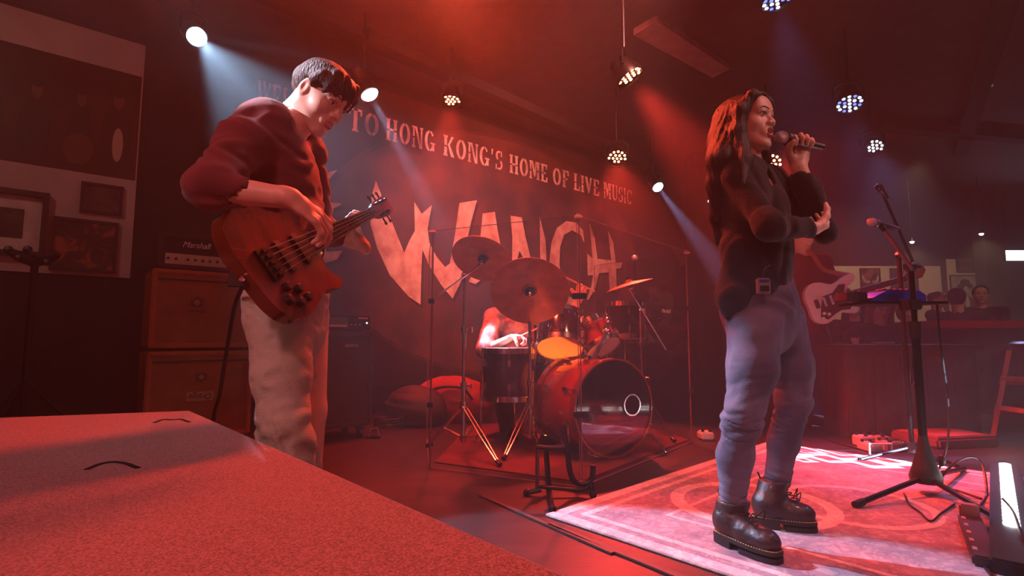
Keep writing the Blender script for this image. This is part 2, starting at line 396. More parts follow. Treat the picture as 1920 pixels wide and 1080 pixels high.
# ceiling soffit strip and crossing beams
q = [on_z(x, y, CEIL - 0.06) for x, y in ((1188, 66), (1232, 40), (1368, 130), (1336, 146))]
mb = MB(); mb.prism([(p.x, p.y) for p in q], 0.06, (0, 0, CEIL - 0.06)); structure('trim_1', mb, mat('ceiling_panel_paint', (150, 105, 100), 0.7))
for k, (a, b) in enumerate((((-4.5, 1.2), (3.2, 9.0)), ((1.4, 0.6), (6.4, 7.4)), ((5.2, 3.2), (10.5, 4.2)), ((4.5, 6.4), (11, 7.6)))):
    d = Vector((b[0] - a[0], b[1] - a[1], 0)); mb = MB()
    mb.box((Vector((*a, 0)) + Vector((*b, 0))) / 2 + UP * (CEIL - 0.05), (d.length, 0.16, 0.1), frame(UP, d)); structure('trim_%d' % (k + 2), mb, dark_wall)
# dark pillar at the end of the stage
pc = at(1322, 500, 7.6); mb = MB(); mb.box((pc.x, pc.y + 0.1, CEIL / 2), (0.34, 0.34, CEIL)); structure('trim_6', mb, dark_wall)
pc = at(1862, 500, 9.3); mb = MB(); mb.box((pc.x, pc.y + 0.1, CEIL / 2), (0.26, 0.26, CEIL)); structure('trim_7', mb, mat('blue_glow_tint', (24, 24, 34), 0.7))  # the lit sign's blue haze glow is tinted into this pillar's colour

# ------------------------------------------------------------------ painted backdrop
def clothmat():
    m = mat('backdrop_cloth', (58, 26, 25), 0.8, vary=0.3, vscale=1.6, bump=0.15, bscale=80); return m
bk = thing('stage_backdrop', 'dark red stage backdrop banner with round emblem and big ragged pale lettering behind the drums', 'banner', wpt(0, 0, 0.01))
s0, _ = wc(470, 400); s1, _ = wc(1292, 400)
mb = MB(); mb.box(wpt((s0 + s1) / 2, (0.25 + 3.28) / 2, 0.015), (s1 - s0, 3.03, 0.01), RW); mb.build('banner_cloth', clothmat(), bk)
sl, zc = wc(598, 432); sr, _ = wc(1192, 480); zb = wc(868, 706)[1]
cs = (sl + sr) / 2; rx = (sr - sl) / 2; rz_ = zc - zb
disc = [(rx * math.cos(a * PI / 36), rz_ * math.sin(a * PI / 36)) for a in range(72)]
mb = MB(); mb.prism(disc, 0.006, wpt(cs, zc, 0.021), RW); mb.build('round_emblem', mat('emblem_rust_paint', (96, 46, 38), 0.75, vary=0.2, vscale=2.6, bump=0.2, bscale=30, rgb2=(60, 28, 27)), bk)
ring = MB()
for a in range(72):
    a0, a1 = a * PI / 36, (a + 1) * PI / 36
    P = [(rx * k * math.cos(t), rz_ * k * math.sin(t)) for k, t in ((1.0, a0), (1.0, a1), (1.025, a1), (1.025, a0))]
    ring.prism(P, 0.006, wpt(cs, zc, 0.022), RW)
ring.build('emblem_rim', mat('emblem_rim_paint', (74, 34, 30), 0.8), bk)
def C5(pts): return [(600 + x / 2.297, 150 + y / 2.297) for x, y in pts]
letters = {
 'letter_w': C5([(240,435),(262,490),(285,550),(320,640),(362,745),(385,690),(408,650),(405,525),(437,577),(480,540),(462,640),(470,700),(500,760),(538,806),(558,790),(575,700),(590,600),(600,530),(675,518),(650,610),(632,690),(622,790),(605,870),(570,942),(520,882),(470,800),(440,730),(436,800),(432,967),(380,932),(300,842),(245,722),(216,620),(222,500)]),
 'letter_a': C5([(640,868),(676,790),(688,700),(700,575),(752,568),(763,640),(778,720),(795,800),(800,850),(745,868),(742,800),(722,790),(705,850),(668,880)]),
 'letter_n': C5([(820,585),(868,592),(885,680),(912,790),(940,860),(948,760),(946,590),(970,690),(976,800),(972,900),(930,930),(905,880),(872,760),(858,735),(842,800),(850,900),(815,900),(826,775),(828,680)]),
 'letter_c': C5([(1138,702),(1122,668),(1085,647),(1050,667),(1033,720),(1030,790),(1040,870),(1062,925),(1100,950),(1130,935),(1110,990),(1060,990),(1010,930),(990,850),(988,780),(996,700),(1020,637),(1060,608),(1100,614),(1132,648)]),
 'letter_h': C5([(1160,618),(1182,680),(1194,770),(1254,777),(1248,720),(1240,650),(1262,700),(1273,787),(1302,786),(1294,810),(1274,814),(1277,905),(1247,905),(1244,828),(1200,832),(1185,895),(1155,948),(1148,942),(1168,890),(1176,840),(1153,842),(1150,748),(1172,768),(1168,700)]),
 'letter_e': [(576,333),(632,319),(600,354),(592,372),(606,378),(641,382),(630,389),(604,396),(600,420),(602,448),(612,472),(642,470),(632,486),(606,494),(580,486),(566,460),(562,400),(564,350)],
}
pale = mat('pale_letter_paint', (232, 190, 170), 0.75, vary=0.12, vscale=7, bump=0.15, bscale=40, rgb2=(196, 138, 120))
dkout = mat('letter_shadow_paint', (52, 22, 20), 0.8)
for nm, P in letters.items():
    W = [wc(x, y, 0.03) for x, y in P]; cx = sum(p[0] for p in W) / len(W); cy = sum(p[1] for p in W) / len(W)
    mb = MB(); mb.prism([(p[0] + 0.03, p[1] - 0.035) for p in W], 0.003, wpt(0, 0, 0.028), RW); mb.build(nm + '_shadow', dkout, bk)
    mb = MB(); mb.prism(W, 0.004, wpt(0, 0, 0.0315), RW); mb.build(nm, pale, bk)
for nm, polys in (('letter_t', [[(462,352),(520,330),(514,346),(497,356),(494,470),(482,486),(478,362),(462,368)]]), ('letter_h', [[(524,330),(533,326),(536,392),(550,388),(550,322),(560,318),(560,470),(550,482),(550,406),(536,410),(536,488),(525,478)]])):
    for P in polys:
        mb = MB(); mb.prism([wc(x, y, 0.03) for x, y in P], 0.004, wpt(0, 0, 0.0315), RW); mb.build(nm, pale, bk)
# stencil slab lettering of the slogan: strokes in a unit box
def ringseg(cx, cy, rx, ry, a0, a1, t, n=8):
    P = [(cx + rx * math.cos(R(a0 + (a1 - a0) * i / n)), cy + ry * math.sin(R(a0 + (a1 - a0) * i / n))) for i in range(n + 1)]
    return P + [(cx + (rx - t) * math.cos(R(a1 + (a0 - a1) * i / n)), cy + (ry - t * 0.6) * math.sin(R(a1 + (a0 - a1) * i / n))) for i in range(n + 1)]
def rc(x0, y0, x1, y1): return [(x0, y0), (x1, y0), (x1, y1), (x0, y1)]
def stem(x, w=.2, g=0): return [rc(x, 0, x + w, .44), rc(x, .52, x + w, 1), rc(x - .06, 0, x + w + .06, .08), rc(x - .06, .92, x + w + .06, 1)]
GL = {
 'I': (.34, stem(.07)), 'L': (.68, stem(.08) + [rc(.32, 0, .66, .1), rc(.56, .1, .66, .3)]),
 'E': (.72, stem(.08) + [rc(.32, 0, .66, .1), rc(.56, .1, .68, .28), rc(.32, .9, .66, 1), rc(.54, .74, .66, .9), rc(.32, .45, .52, .55)]),
 'F': (.68, stem(.08) + [rc(.32, .9, .64, 1), rc(.54, .72, .64, .9), rc(.32, .45, .52, .55)]),
 'T': (.74, [rc(.27, 0, .47, .9), rc(.2, 0, .54, .08), rc(.02, .9, .25, 1), rc(.49, .9, .72, 1), rc(.02, .72, .1, .9), rc(.64, .72, .72, .9)]),
 'H': (.86, stem(.08) + stem(.58) + [rc(.3, .45, .56, .56)]),
 'N': (.86, stem(.08, .13) + [rc(.68, 0, .8, 1), rc(.62, .92, .86, 1), [(.22, 1), (.38, 1), (.68, .12), (.68, 0), (.6, 0)]]),
 'M': (1.06, stem(.08, .12) + stem(.78, .2) + [[(.22, 1), (.38, 1), (.53, .45), (.53, .15), (.46, .15)], [(.76, 1), (.62, 1), (.55, .5), (.55, .15), (.6, .15)]]),
 'W': (1.06, [[(.0, 1), (.24, 1), (.4, .25), (.34, 0), (.28, 0)], [(.4, 1), (.6, 1), (.78, .25), (.74, 0), (.66, 0)], [(.9, 1), (1.0, 1), (.82, .2), (.78, .25)], [(.42, .3), (.46, .5), (.52, .75), (.5, .9)]]),
 'V': (.84, [[(.02, 1), (.3, 1), (.46, .3), (.4, 0), (.36, 0)], [(.6, 1), (.78, 1), (.5, .05), (.48, .3)]]),
 'K': (.86, stem(.08) + [[(.32, .5), (.62, 1), (.8, 1), (.46, .52)], [(.38, .52), (.5, .56), (.86, 0), (.6, 0)]]),
 'U': (.84, [rc(.1, .3, .3, 1), rc(.64, .3, .74, 1), rc(.02, .92, .38, 1), rc(.56, .92, .82, 1), ringseg(.42, .34, .32, .34, 180, 262, .2), ringseg(.42, .34, .32, .34, 278, 360, .11)]),
 'O': (.86, [ringseg(.43, .5, .39, .5, 97, 263, .2, 10), ringseg(.43, .5, .39, .5, -83, 83, .2, 10)]),
 'C': (.82, [ringseg(.43, .5, .39, .5, 97, 263, .2, 10), ringseg(.43, .5, .36, .5, 35, 83, .14, 5), ringseg(.43, .5, .36, .5, -83, -35, .14, 5), rc(.7, .66, .78, .95)]),
 'G': (.88, [ringseg(.43, .5, .39, .5, 97, 263, .2, 10), ringseg(.43, .5, .36, .5, 35, 83, .14, 5), ringseg(.43, .5, .36, .5, -83, -35, .14, 5), rc(.62, .05, .8, .42), rc(.5, .36, .86, .44)]),
 'S': (.7, [ringseg(.34, .73, .28, .27, 60, 240, .15, 8), ringseg(.36, .27, .3, .27, -120, 60, .15, 8), rc(.52, .72, .6, 1), rc(.06, 0, .14, .28)]),
 "'": (.3, [[(.08, 1), (.22, 1), (.14, .7), (.08, .7)]]),
}
slog = mat('slogan_paint', (236, 200, 188), 0.8, vary=0.25, vscale=9)
words = [('WELCOME', 480, 628), ('TO', 652, 710), ('HONG', 722, 815), ("KONG'S", 830, 942), ('HOME', 954, 1026), ('OF', 1035, 1066), ('LIVE', 1075, 1123), ('MUSIC', 1131, 1184)]
for wd, xa, xb in words:
    ya = 250 + (xa - 680) * 0.253; a, za = wc(xa, ya, 0.02); b, zb2 = wc(xb, 250 + (xb - 680) * 0.253, 0.02)
    tot = sum(GL[c][0] + .1 for c in wd) - .1; k = (b - a) / tot; x = a; H = 0.235
    zz = (wc(885, 287, 0.02)[1])
    for c in wd:
        mb = MB()
        for P in GL[c][1]: mb.prism([(x + p[0] * k, zz + (p[1] - .5) * H) for p in P], 0.003, wpt(0, 0, 0.0285), RW)
        mb.build('slogan_letter', slog, bk); x += (GL[c][0] + .1) * k

# ------------------------------------------------------------------ pictures
def printmat(name, a, b, scale=4, c=None):
    if name in _mats: return _mats[name]
    m = bpy.data.materials.new(name); m.use_nodes = True; nt = m.node_tree; bs = nt.nodes['Principled BSDF']; bs.inputs['Roughness'].default_value = 0.35
    tc = nt.nodes.new('ShaderNodeTexCoord'); n = nt.nodes.new('ShaderNodeTexNoise'); n.inputs['Scale'].default_value = scale; n.inputs['Detail'].default_value = 6; n.inputs['Distortion'].default_value = 1.2
    nt.links.new(tc.outputs['Object'], n.inputs['Vector']); r = nt.nodes.new('ShaderNodeValToRGB'); cr = r.color_ramp
    cr.elements[0].position = .38; cr.elements[1].position = .68; cr.elements[0].color = (*lin(a), 1); cr.elements[1].color = (*lin(b), 1)
    if c: e = cr.elements.new(.56); e.color = (*lin(c), 1)
    nt.links.new(n.outputs[0], r.inputs[0]); nt.links.new(r.outputs[0], bs.inputs['Base Color']); _mats[name] = m; return m
frame_blk = mat('black_frame', (28, 20, 20), 0.4)
paper = mat('white_mount_card', (200, 178, 168), 0.7)
def picture(name, label, c, w, h, Rm, pm, fw=0.03, mount=0.0, group=None, fm=None, depth=0.03):
    """c = centre on the wall; Rm: x right, y up, z out of the wall"""
    t = thing(name, label, 'picture', c, 0, group); c = Vector(c); X = Rm.col[0]; Y = Rm.col[1]; Z = Rm.col[2]
    mb = MB()
    for sx in (-1, 1): mb.box(c + X * sx * (w / 2 - fw / 2) + Z * depth / 2, (fw, h, depth), Rm)
    for sy in (-1, 1): mb.box(c + Y * sy * (h / 2 - fw / 2) + Z * depth / 2, (w - 2 * fw, fw, depth), Rm)
    mb.build('frame', fm or frame_blk, t)
    if mount: mb = MB(); mb.box(c + Z * 0.006, (w - 2 * fw, h - 2 * fw, 0.008), Rm); mb.build('mount', paper, t)
    mb = MB(); mb.box(c + Z * 0.012, (w - 2 * fw - 2 * mount, h - 2 * fw - 2 * mount, 0.008), Rm); mb.build('photo_print', pm, t)
    return t
white_panel = mat('whitewashed_panel', (178, 150, 142), 0.8, vary=0.08, vscale=3, bump=0.2, bscale=20)
# left end of the back wall: white board with a poster and pictures
sb, zbb = wc(243, 522); zt = wc(300, 96)[1]
mb = MB(); mb.box(wpt(sb - 1.6, (zbb + zt) / 2, 0.01), (3.2, zt - zbb, 0.02), RW); structure('wall_left_panel', mb, white_panel); bpy.data.objects['wall_left_panel'].name = 'trim_8'
def onboard(x0, y0, x1, y1, off=0.022):
    a = wc(x0, (y0 + y1) / 2, off); b = wc(x1, (y0 + y1) / 2, off); c = wc((x0 + x1) / 2, y0, off); d = wc((x0 + x1) / 2, y1, off)
    return wpt((a[0] + b[0]) / 2, (c[1] + d[1]) / 2, off), b[0] - a[0], c[1] - d[1]
c, w, h = onboard(-70, 100, 262, 314)
po = thing('band_poster', 'large dark poster of a band in suits at top left of wall', 'poster', c)
mb = MB(); mb.box(c, (w, h, 0.006), RW); mb.build('print_sheet', printmat('poster_print', (36, 23, 21), (64, 42, 34), 1.2), po)
suit = mat('poster_ink_dark', (34, 24, 24), 0.4); face = mat('poster_ink_face', (92, 60, 48), 0.4); wht = mat('poster_ink_white', (170, 140, 128), 0.4); gold = mat('poster_ink_gold', (84, 50, 28), 0.4)
X = WD; 
def blob(cx, cy, rx, rz, off, name, m, n=14):
    mb = MB(); mb.prism([(rx * math.cos(2 * PI * i / n), rz * math.sin(2 * PI * i / n)) for i in range(n)], 0.002, c + WD * cx + UP * cy + WN * off, RW); mb.build(name, m, po)
for cx, cy, sc_ in ((-.38, 0, .9), (-.13, -.02, 1.0), (0.13, .0, .85), (0.36, .05, 1.1)):
    cx *= w; cy = cy * h
    blob(cx, cy - .16 * h, .095 * w * sc_, .30 * h, .004, 'printed_figure', suit)
    blob(cx, cy + .17 * h, .032 * w * sc_, .085 * h, .007, 'printed_face', face)
    blob(cx, cy + .235 * h, .036 * w * sc_, .045 * h, .010, 'printed_hair', suit)
blob(.13 * w, -.30 * h, .09 * w, .14 * h, .009, 'printed_guitar', gold); blob(.37 * w, -.2 * h, .035 * w, .16 * h, .009, 'printed_shirt', wht); blob(-.36 * w, -.3 * h, .06 * w, .12 * h, .009, 'printed_guitar', gold)
c1, w1, h1 = onboard(-110, 352, 90, 478); picture('framed_photo', 'framed picture in wide white mount cut by left edge', c1, w1, h1, RW, printmat('photo_a', (20, 22, 20), (120, 52, 52), 3, (46, 62, 50)), 0.035, 0.09, 'framed pictures on the left board', None, 0.06)
c1, w1, h1 = onboard(150, 346, 230, 402); picture('framed_photo', 'small dark framed picture below the big band poster', c1, w1, h1, RW, printmat('photo_b', (24, 20, 20), (80, 60, 56), 5), 0.02, 0, 'framed pictures on the left board')
c1, w1, h1 = onboard(94, 412, 220, 510); picture('framed_photo', 'dark framed picture of a crowd below the small picture', c1, w1, h1, RW, printmat('photo_c', (24, 18, 16), (140, 66, 42), 9, (56, 34, 26)), 0.022, 0, 'framed pictures on the left board')

# far wall behind the bar
RF = Matrix(((1, 0, 0), (0, 0, 1), (0, -1, 0))).transposed(); RF = Matrix((Vector((1, 0, 0)), UP, Vector((0, -1, 0)))).transposed()
def far(x0, y0, x1, y1, off=0.0):
    a = at(x0, y0, 10.5 - off); b = at(x1, y1, 10.5 - off); return (a + b) / 2, abs(b.x - a.x), abs(a.z - b.z)
for i, (r, nm) in enumerate((((1545, 499, 1770, 604), 'trim_9'), ((1774, 486, 1845, 600), 'trim_10'))):
    c, w, h = far(*r, off=0.01); mb = MB(); mb.box(c, (w, 0.02, h)); structure(nm, mb, mat('cream_wall_panel', (205, 178, 150), 0.8, vary=0.06))
for r, lab, pm in (((1562, 515, 1590, 552), 'dark picture on far wall just right of the second guitarist', printmat('photo_d', (24, 20, 18), (90, 60, 44), 6)),
                   ((1611, 503, 1652, 552), 'framed picture with pale horn shapes on far wall', printmat('photo_e', (30, 22, 20), (150, 96, 70), 4)),
                   ((1667, 503, 1722, 546), 'dark picture on far wall behind the microphone boom', printmat('photo_f', (26, 20, 20), (80, 58, 50), 5)),
                   ((1791, 483, 1826, 511), 'brown picture at top of the far right panel', printmat('photo_g', (70, 46, 34), (120, 84, 60), 5)),
                   ((1779, 516, 1841, 602), 'tall black and white portrait of a figure in a wide hat', printmat('photo_h', (120, 116, 104), (170, 160, 142), 2))):
    c, w, h = far(*r, off=0.024); t = picture('wall_picture', lab, c, w, h, RF, pm, 0.02, 0, 'pictures on the far wall', None, 0.025)
    if 'portrait' in lab:
        def fb(cx, cy, rx, rz, off, nm, m):
            mb = MB(); mb.prism([(rx * math.cos(2 * PI * i / 14), rz * math.sin(2 * PI * i / 14)) for i in range(14)], 0.002, c + Vector((cx * w, -off, cy * h)), RF); mb.build(nm, m, t)
        ink = mat('portrait_ink', (22, 20, 20), 0.4); lt = mat('portrait_light', (190, 176, 160), 0.4)
        fb(0, .26, .27 * w, .07 * h, .018, 'printed_hat_brim', ink); fb(0, .33, .17 * w, .08 * h, .021, 'printed_hat', ink); fb(0, .2, .13 * w, .12 * h, .02, 'printed_hair', ink); fb(0.02, .17, .09 * w, .09 * h, .023, 'printed_face', lt); fb(0, -.2, .34 * w, .26 * h, .018, 'printed_coat', ink); fb(0.03, -.1, .08 * w, .16 * h, .023, 'printed_shirt', lt)
    if 'horn' in lab:
        for s in (-1, 1):
            mb = MB(); mb.tube([c + Vector((s * w * a, -0.022, h * b)) for a, b in ((.08, -.02), (.2, -.06), (.3, 0), (.36, .12), (.36, .22))], [.03, .03, .025, .015, .005], 6); mb.build('printed_horn', wht, t)
# lit sign at the right edge
c = at(1922, 479, 9.4); t = thing('lit_sign', 'bright white lit box sign high at the right edge', 'sign', c)
mb = MB(); mb.box(c + Vector((0, .05, 0)), (0.72, 0.10, 0.22), bev=0.01); mb.build('sign_box', black_plastic, t)
mb = MB(); mb.box(c + Vector((0, -.005, 0)), (0.68, 0.012, 0.18)); mb.build('lit_face', glow('sign_glow', (0.75, 0.92, 1.0), 5.0), t)
mb = MB(); 
for s in (-1, 1): mb.cyl(c + Vector((.25 * s, .05, .1)), (c.x + .25 * s, c.y + .05, CEIL), 0.01)
mb.build('hanger_rod', black_metal, t)
l = area('sign_light', c + Vector((0, -.03, 0)), c + Vector((0, -2, -.4)), 9, (0.45, 0.65, 1.0), 0.68, 0.18); l.parent = t; l.matrix_parent_inverse = MW[t.name].inverted()
c = at(1905, 545, 10.2); picture('notice_board', 'pale grey notice hanging below the lit sign', c + Vector((0, .27, 0)), 0.34, 0.34, RF, mat('grey_notice', (120, 112, 100), 0.7), 0.012)

# ================================================================== FOREGROUND PLATFORM
PZ = 0.45
A = on_z(357, 770, PZ); B = on_z(1070, 1080, PZ); Cc = on_z(0, 783, PZ)
dAB = (B - A).normalized(); dAC = (Cc - A).normalized()
B2 = B + dAB * 0.55; C2 = Cc + dAC * 1.2
pf = thing('carpeted_platform', 'maroon carpeted platform filling the lower left foreground', 'platform', (A.x, A.y, 0))
bm = MB(); bm.prism([(A.x, A.y), (B2.x, B2.y), (B2.x - .1, -0.7), (C2.x, -0.7), (C2.x, C2.y)], PZ - 0.02, (0, 0, 0.02)); 
def carpet():
    m = bpy.data.materials.new('maroon_carpet'); m.use_nodes = True; nt = m.node_tree; b = nt.nodes['Principled BSDF']; b.inputs['Roughness'].default_value = 0.95; b.inputs['Sheen Weight'].default_value = 0.3
    tc = nt.nodes.new('ShaderNodeTexCoord'); n = nt.nodes.new('ShaderNodeTexNoise'); n.inputs['Scale'].default_value = 330; n.inputs['Detail'].default_value = 4; nt.links.new(tc.outputs['Object'], n.inputs['Vector'])
    n2 = nt.nodes.new('ShaderNodeTexNoise'); n2.inputs['Scale'].default_value = 2; nt.links.new(tc.outputs['Object'], n2.inputs['Vector'])
    r = nt.nodes.new('ShaderNodeValToRGB'); r.color_ramp.elements[0].position = .36; r.color_ramp.elements[1].position = .66
    r.color_ramp.elements[0].color = (*lin((92, 58, 62)), 1); r.color_ramp.elements[1].color = (*lin((168, 126, 128)), 1); nt.links.new(n.outputs[0], r.inputs[0])
    nt.links.new(r.outputs[0], b.inputs['Base Color'])
    bp = nt.nodes.new('ShaderNodeBump'); bp.inputs['Strength'].default_value = .35; bp.inputs['Distance'].default_value = .002; nt.links.new(n.outputs[0], bp.inputs['Height']); nt.links.new(bp.outputs[0], b.inputs['Normal']); return m
body = bm.build('platform_body', carpet(), pf)
mod = body.modifiers.new('round', 'BEVEL'); mod.width = 0.006; mod.segments = 2; mod.limit_method = 'ANGLE'
for (xa, ya), (xm, ym), (xb, yb), wd in (((162, 880), (212, 866), (259, 877), 0.0065), ((290, 792), (322, 787), (355, 791), 0.0065)):
    P = spline([on_z(xa, ya, PZ + .001), on_z((xa + xm) / 2, (ya + ym) / 2 - 3, PZ + .001), on_z(xm, ym, PZ + .001), on_z((xm + xb) / 2, (ym + yb) / 2 - 3, PZ + .001), on_z(xb, yb, PZ + .001)], 4)
    mb = MB(); mb.tube(P, wd, 6); mb.v = [(v[0], v[1], PZ + (v[2] - PZ) * 0.35) for v in mb.v]; mb.build('handle_slot', mat('slot_black', (10, 6, 7), 0.9), pf)

# ================================================================== FIXTURES
def hexpts(n, r):
    out = [(0, 0)]; k = 1
    while len(out) < n:
        for i in range(6 * k):
            a = 2 * PI * i / (6 * k); out.append((k * math.cos(a), k * math.sin(a)))
        k += 1
    m = max(math.hypot(*p) for p in out[:n]); return [(x * r / m, y * r / m) for x, y in out[:n]]
def par_can(px, py, Y, dia, target, ledm, energy, color, label, deg=45, n=19, inner=None):
    p = at(px, py, Y); t = thing('stage_light', label, 'stage light', p, 0, 'LED stage lights under the ceiling'); d = (Vector(target) - p).normalized(); Rm = frame(d)
    r = dia / 2; mb = MB(); mb.lathe([(0, -.16), (r * .5, -.16), (r * .72, -.13), (r, -.03), (r * 1.06, 0), (r * 1.06, .012), (r * .98, .012), (r * .96, -.004), (0, -.004)], p, d, 28); mb.build('housing', black_metal, t)
    up = Vector((p.x, p.y, CEIL)); side = Rm @ Vector((0, 1, 0)); side = Vector((-d.y, d.x, 0)).normalized() if abs(d.x) + abs(d.y) > .05 else Vector((1, 0, 0))
    mb = MB(); c0 = p - d * .06
    top = Vector((c0.x, c0.y, p.z + r + .1)); mb.tube([c0 + side * r * 1.1, c0 + side * r * 1.1 + UP * (r * .6 + .04), top + side * r * .5, top, top - side * r * .5, c0 - side * r * 1.1 + UP * (r * .6 + .04), c0 - side * r * 1.1], .009, 6); mb.build('yoke', black_metal, t)
    mb = MB(); mb.cyl(top, (c0.x, c0.y, CEIL), .014); mb.build('hanging_rod', black_metal, t)
    base = None
    for i, (x, y) in enumerate(hexpts(n, r * .8)):
        c = p + Rm @ Vector((x, y, .004))
        mm = inner if (inner and i % 3 == 1) else ledm
        if base is None or mm is not ledm:
            mb = MB(); mb.ball((0, 0, 0), (r * .125, r * .125, .006), 10, Rm); o = mb.build('led', mm, None)
            if mm is ledm: base = o
        else: o = base.copy(); col.objects.link(o)
        o.location = c; o.parent = t; o.matrix_parent_inverse = MW[t.name].inverted()
    l = spot('par_beam', p + d * .03, p + d, energy, color, deg, 0.5, r * .6); l.parent = t; l.matrix_parent_inverse = MW[t.name].inverted(); return t
red_led = glow('red_led_glow', (1.0, 0.30, 0.12), 14); blue_led = glow('blue_led_glow', (0.55, 0.68, 1.0), 9); blue_led2 = glow('deep_blue_led_glow', (0.10, 0.16, 1.0), 3); white_led = glow('white_led_glow', (0.9, 0.88, 1.0), 8)
par_can(1180, 145, 3.6, .2, (1.62, 3.35, 1.3), red_led, 2400, RED, 'nearest red LED stage light left of the singer, round cluster of lamps', 38, 14)
par_can(845, 190, 4.7, .19, (-0.55, 4.0, 0.0), red_led, 600, RED, 'red LED stage light seen edge-on high above the slogan', 60, 12)
par_can(1157, 297, 5.5, .21, (0.9, 3.9, 0.6), red_led, 900, RED, 'red LED stage light at right end of the slogan', 50, 14)
par_can(1446, 308, 5.4, .22, (2.35, 2.6, 1.1), red_led, 220, RED, "red LED stage light behind the singer's raised arm", 50, 16)
par_can(1457, 0, 3.4, .2, (2.1, 3.0, 0.0), blue_led, 150, BLUE, 'blue LED stage light cut by the top edge', 34, 18, blue_led2)
par_can(1593, 194, 4.4, .21, (2.5, 3.3, 0.0), blue_led, 150, BLUE, 'blue LED stage light right of the singer, above the white one', 34, 19, blue_led2)
par_can(1637, 277, 5.6, .2, (3.3, 4.2, 1.0), white_led, 150, (.45, .45, 1), 'white LED stage light lowest on the right', 40, 12)
def beam_lamp(px, py, Y, dia, target, energy, color, label, deg, lens_rgb, strength, extra=()):
    p = at(px, py, Y); t = thing('spotlight', label, 'spotlight', p, 0, 'white beam spotlights'); d = (Vector(target) - p).normalized(); r = dia / 2
    mb = MB(); mb.lathe([(0, -.22), (r * .8, -.22), (r * 1.0, -.18), (r * 1.05, -.02), (r * 1.2, .0), (r * 1.2, .015), (r * 1.0, .015), (r, .0)], p, d, 24); mb.build('housing', black_metal, t)
    mb = MB(); mb.ball(p, (r * .96, r * .96, r * .7), 20, frame(d)); mb.build('lens', glow('lens_' + str(px), lens_rgb, strength), t)
    side = Vector((-d.y, d.x, 0)).normalized(); c0 = p - d * .1; top = Vector((c0.x, c0.y, p.z + r + .14))
    mb = MB(); mb.tube([c0 + side * r * 1.25, c0 + side * r * 1.25 + UP * (r + .05), top, c0 - side * r * 1.25 + UP * (r + .05), c0 - side * r * 1.25], .011, 6); mb.build('yoke', black_metal, t)
    mb = MB(); mb.cyl(top, (c0.x, c0.y, CEIL), .016); mb.build('hanging_rod', black_metal, t)
    for tg, e, dg in ((target, energy, deg),) + tuple(extra):
        dd = (Vector(tg) - p).normalized(); l = spot('beam', p + dd * (r * .8 + .015), tg, e, color, dg, 0.25, r * .35); l.parent = t; l.matrix_parent_inverse = MW[t.name].inverted()
    return t
beam_lamp(368, 68, 3.3, .12, at(620, 330, 2.2), 1300, (.42, .66, 1.0), 'bright blue white spotlight at upper left above the bassist', 6, (.55, .85, 1.0), 30, ((at(425, 420, 3.0), 420, 6), (at(540, 270, 2.6), 1500, 27), (at(720, 128, 2.9), 600, 4)))
beam_lamp(692, 175, 4.2, .15, at(826, 420, 4.1), 2600, (.56, .62, 1.0), 'round white spotlight beside the head of the bassist', 10, (1, .97, 1.0), 16)
beam_lamp(1233, 350, 6.6, .14, at(1362, 520, 5.6), 2600, (.50, .50, 1.0), 'small white spotlight above the drum shield', 11, (.8, .88, 1.0), 20)
beam_lamp(1331, 377, 7.0, .05, at(1331, 500, 3.0), 6, (1, .9, .85), 'tiny white spotlight just behind the back of the singer', 30, (1, .9, .85), 12)
for px, py, z, lab, r, st in ((1843, 162, CEIL - .004, 'round recessed ceiling downlight high on the right', .06, 14), ):
    p = on_z(px, py, z); t = thing('downlight', lab, 'ceiling light', p); mb = MB(); mb.lathe([(r * 1.4, 0), (r * 1.4, -.012), (r, -.014), (r * .95, 0)], p, UP, 20); mb.build('trim_ring', black_metal, t)
    mb = MB(); mb.lathe([(0, -.01), (r * .95, -.01), (r * .95, 0), (0, 0)], p, UP, 20); mb.build('lamp', glow('down_glow', (1, .82, .55), st), t)
    l = spot('down_beam', p - UP * .04, p - UP * 2, 22, (1, .75, .45), 60, .6); l.parent = t; l.matrix_parent_inverse = MW[t.name].inverted()
for px, py, Y, lab in ((1710, 453, 8.6, 'small pendant bulb over the bar, nearer the boom microphone'), (1840, 438, 8.6, 'small pendant bulb over the bar, above the hat portrait')):
    p = at(px, py, Y); t = thing('pendant_light', lab, 'pendant light', p, 0, 'pendant bulbs over the bar'); mb = MB(); mb.ball(p, .032, 10); mb.build('bulb', glow('bulb_glow', (1, .8, .6), 10), t)
    mb = MB(); mb.lathe([(.05, .0), (.035, .06), (.015, .08)], p, UP, 14); mb.build('shade', black_metal, t); mb = MB(); mb.cyl(p + UP * .08, (p.x, p.y, CEIL), .006, n=6); mb.build('cord', cable_mat, t)
    l = spot('pendant_beam', p - UP * .04, p - UP * 2 + Vector((0, -.3, 0)), 80, (1, .65, .4), 120, .8); l.parent = t; l.matrix_parent_inverse = MW[t.name].inverted()
_p = par_can(862, -38, 3.1, .22, (0.1, 2.0, 0.0), red_led, 600, (1.0, .07, .03), 'red LED stage light just above the top edge, glowing through the haze', 110, 19)
for ch in bpy.data.objects:
    if ch.parent == _p and ch.type == 'LIGHT': ch.data.shadow_soft_size = 0.25
_p0 = at(862, -38, 3.1)
_l = spot('par_beam', _p0 + Vector((0, -.05, -.03)), (-.3, .6, 2.75), 8000, (1.0, .09, .04), 75, .8, .08); _l.parent = _p; _l.matrix_parent_inverse = MW[_p.name].inverted()  # second spot added inside this fixture to redden the haze

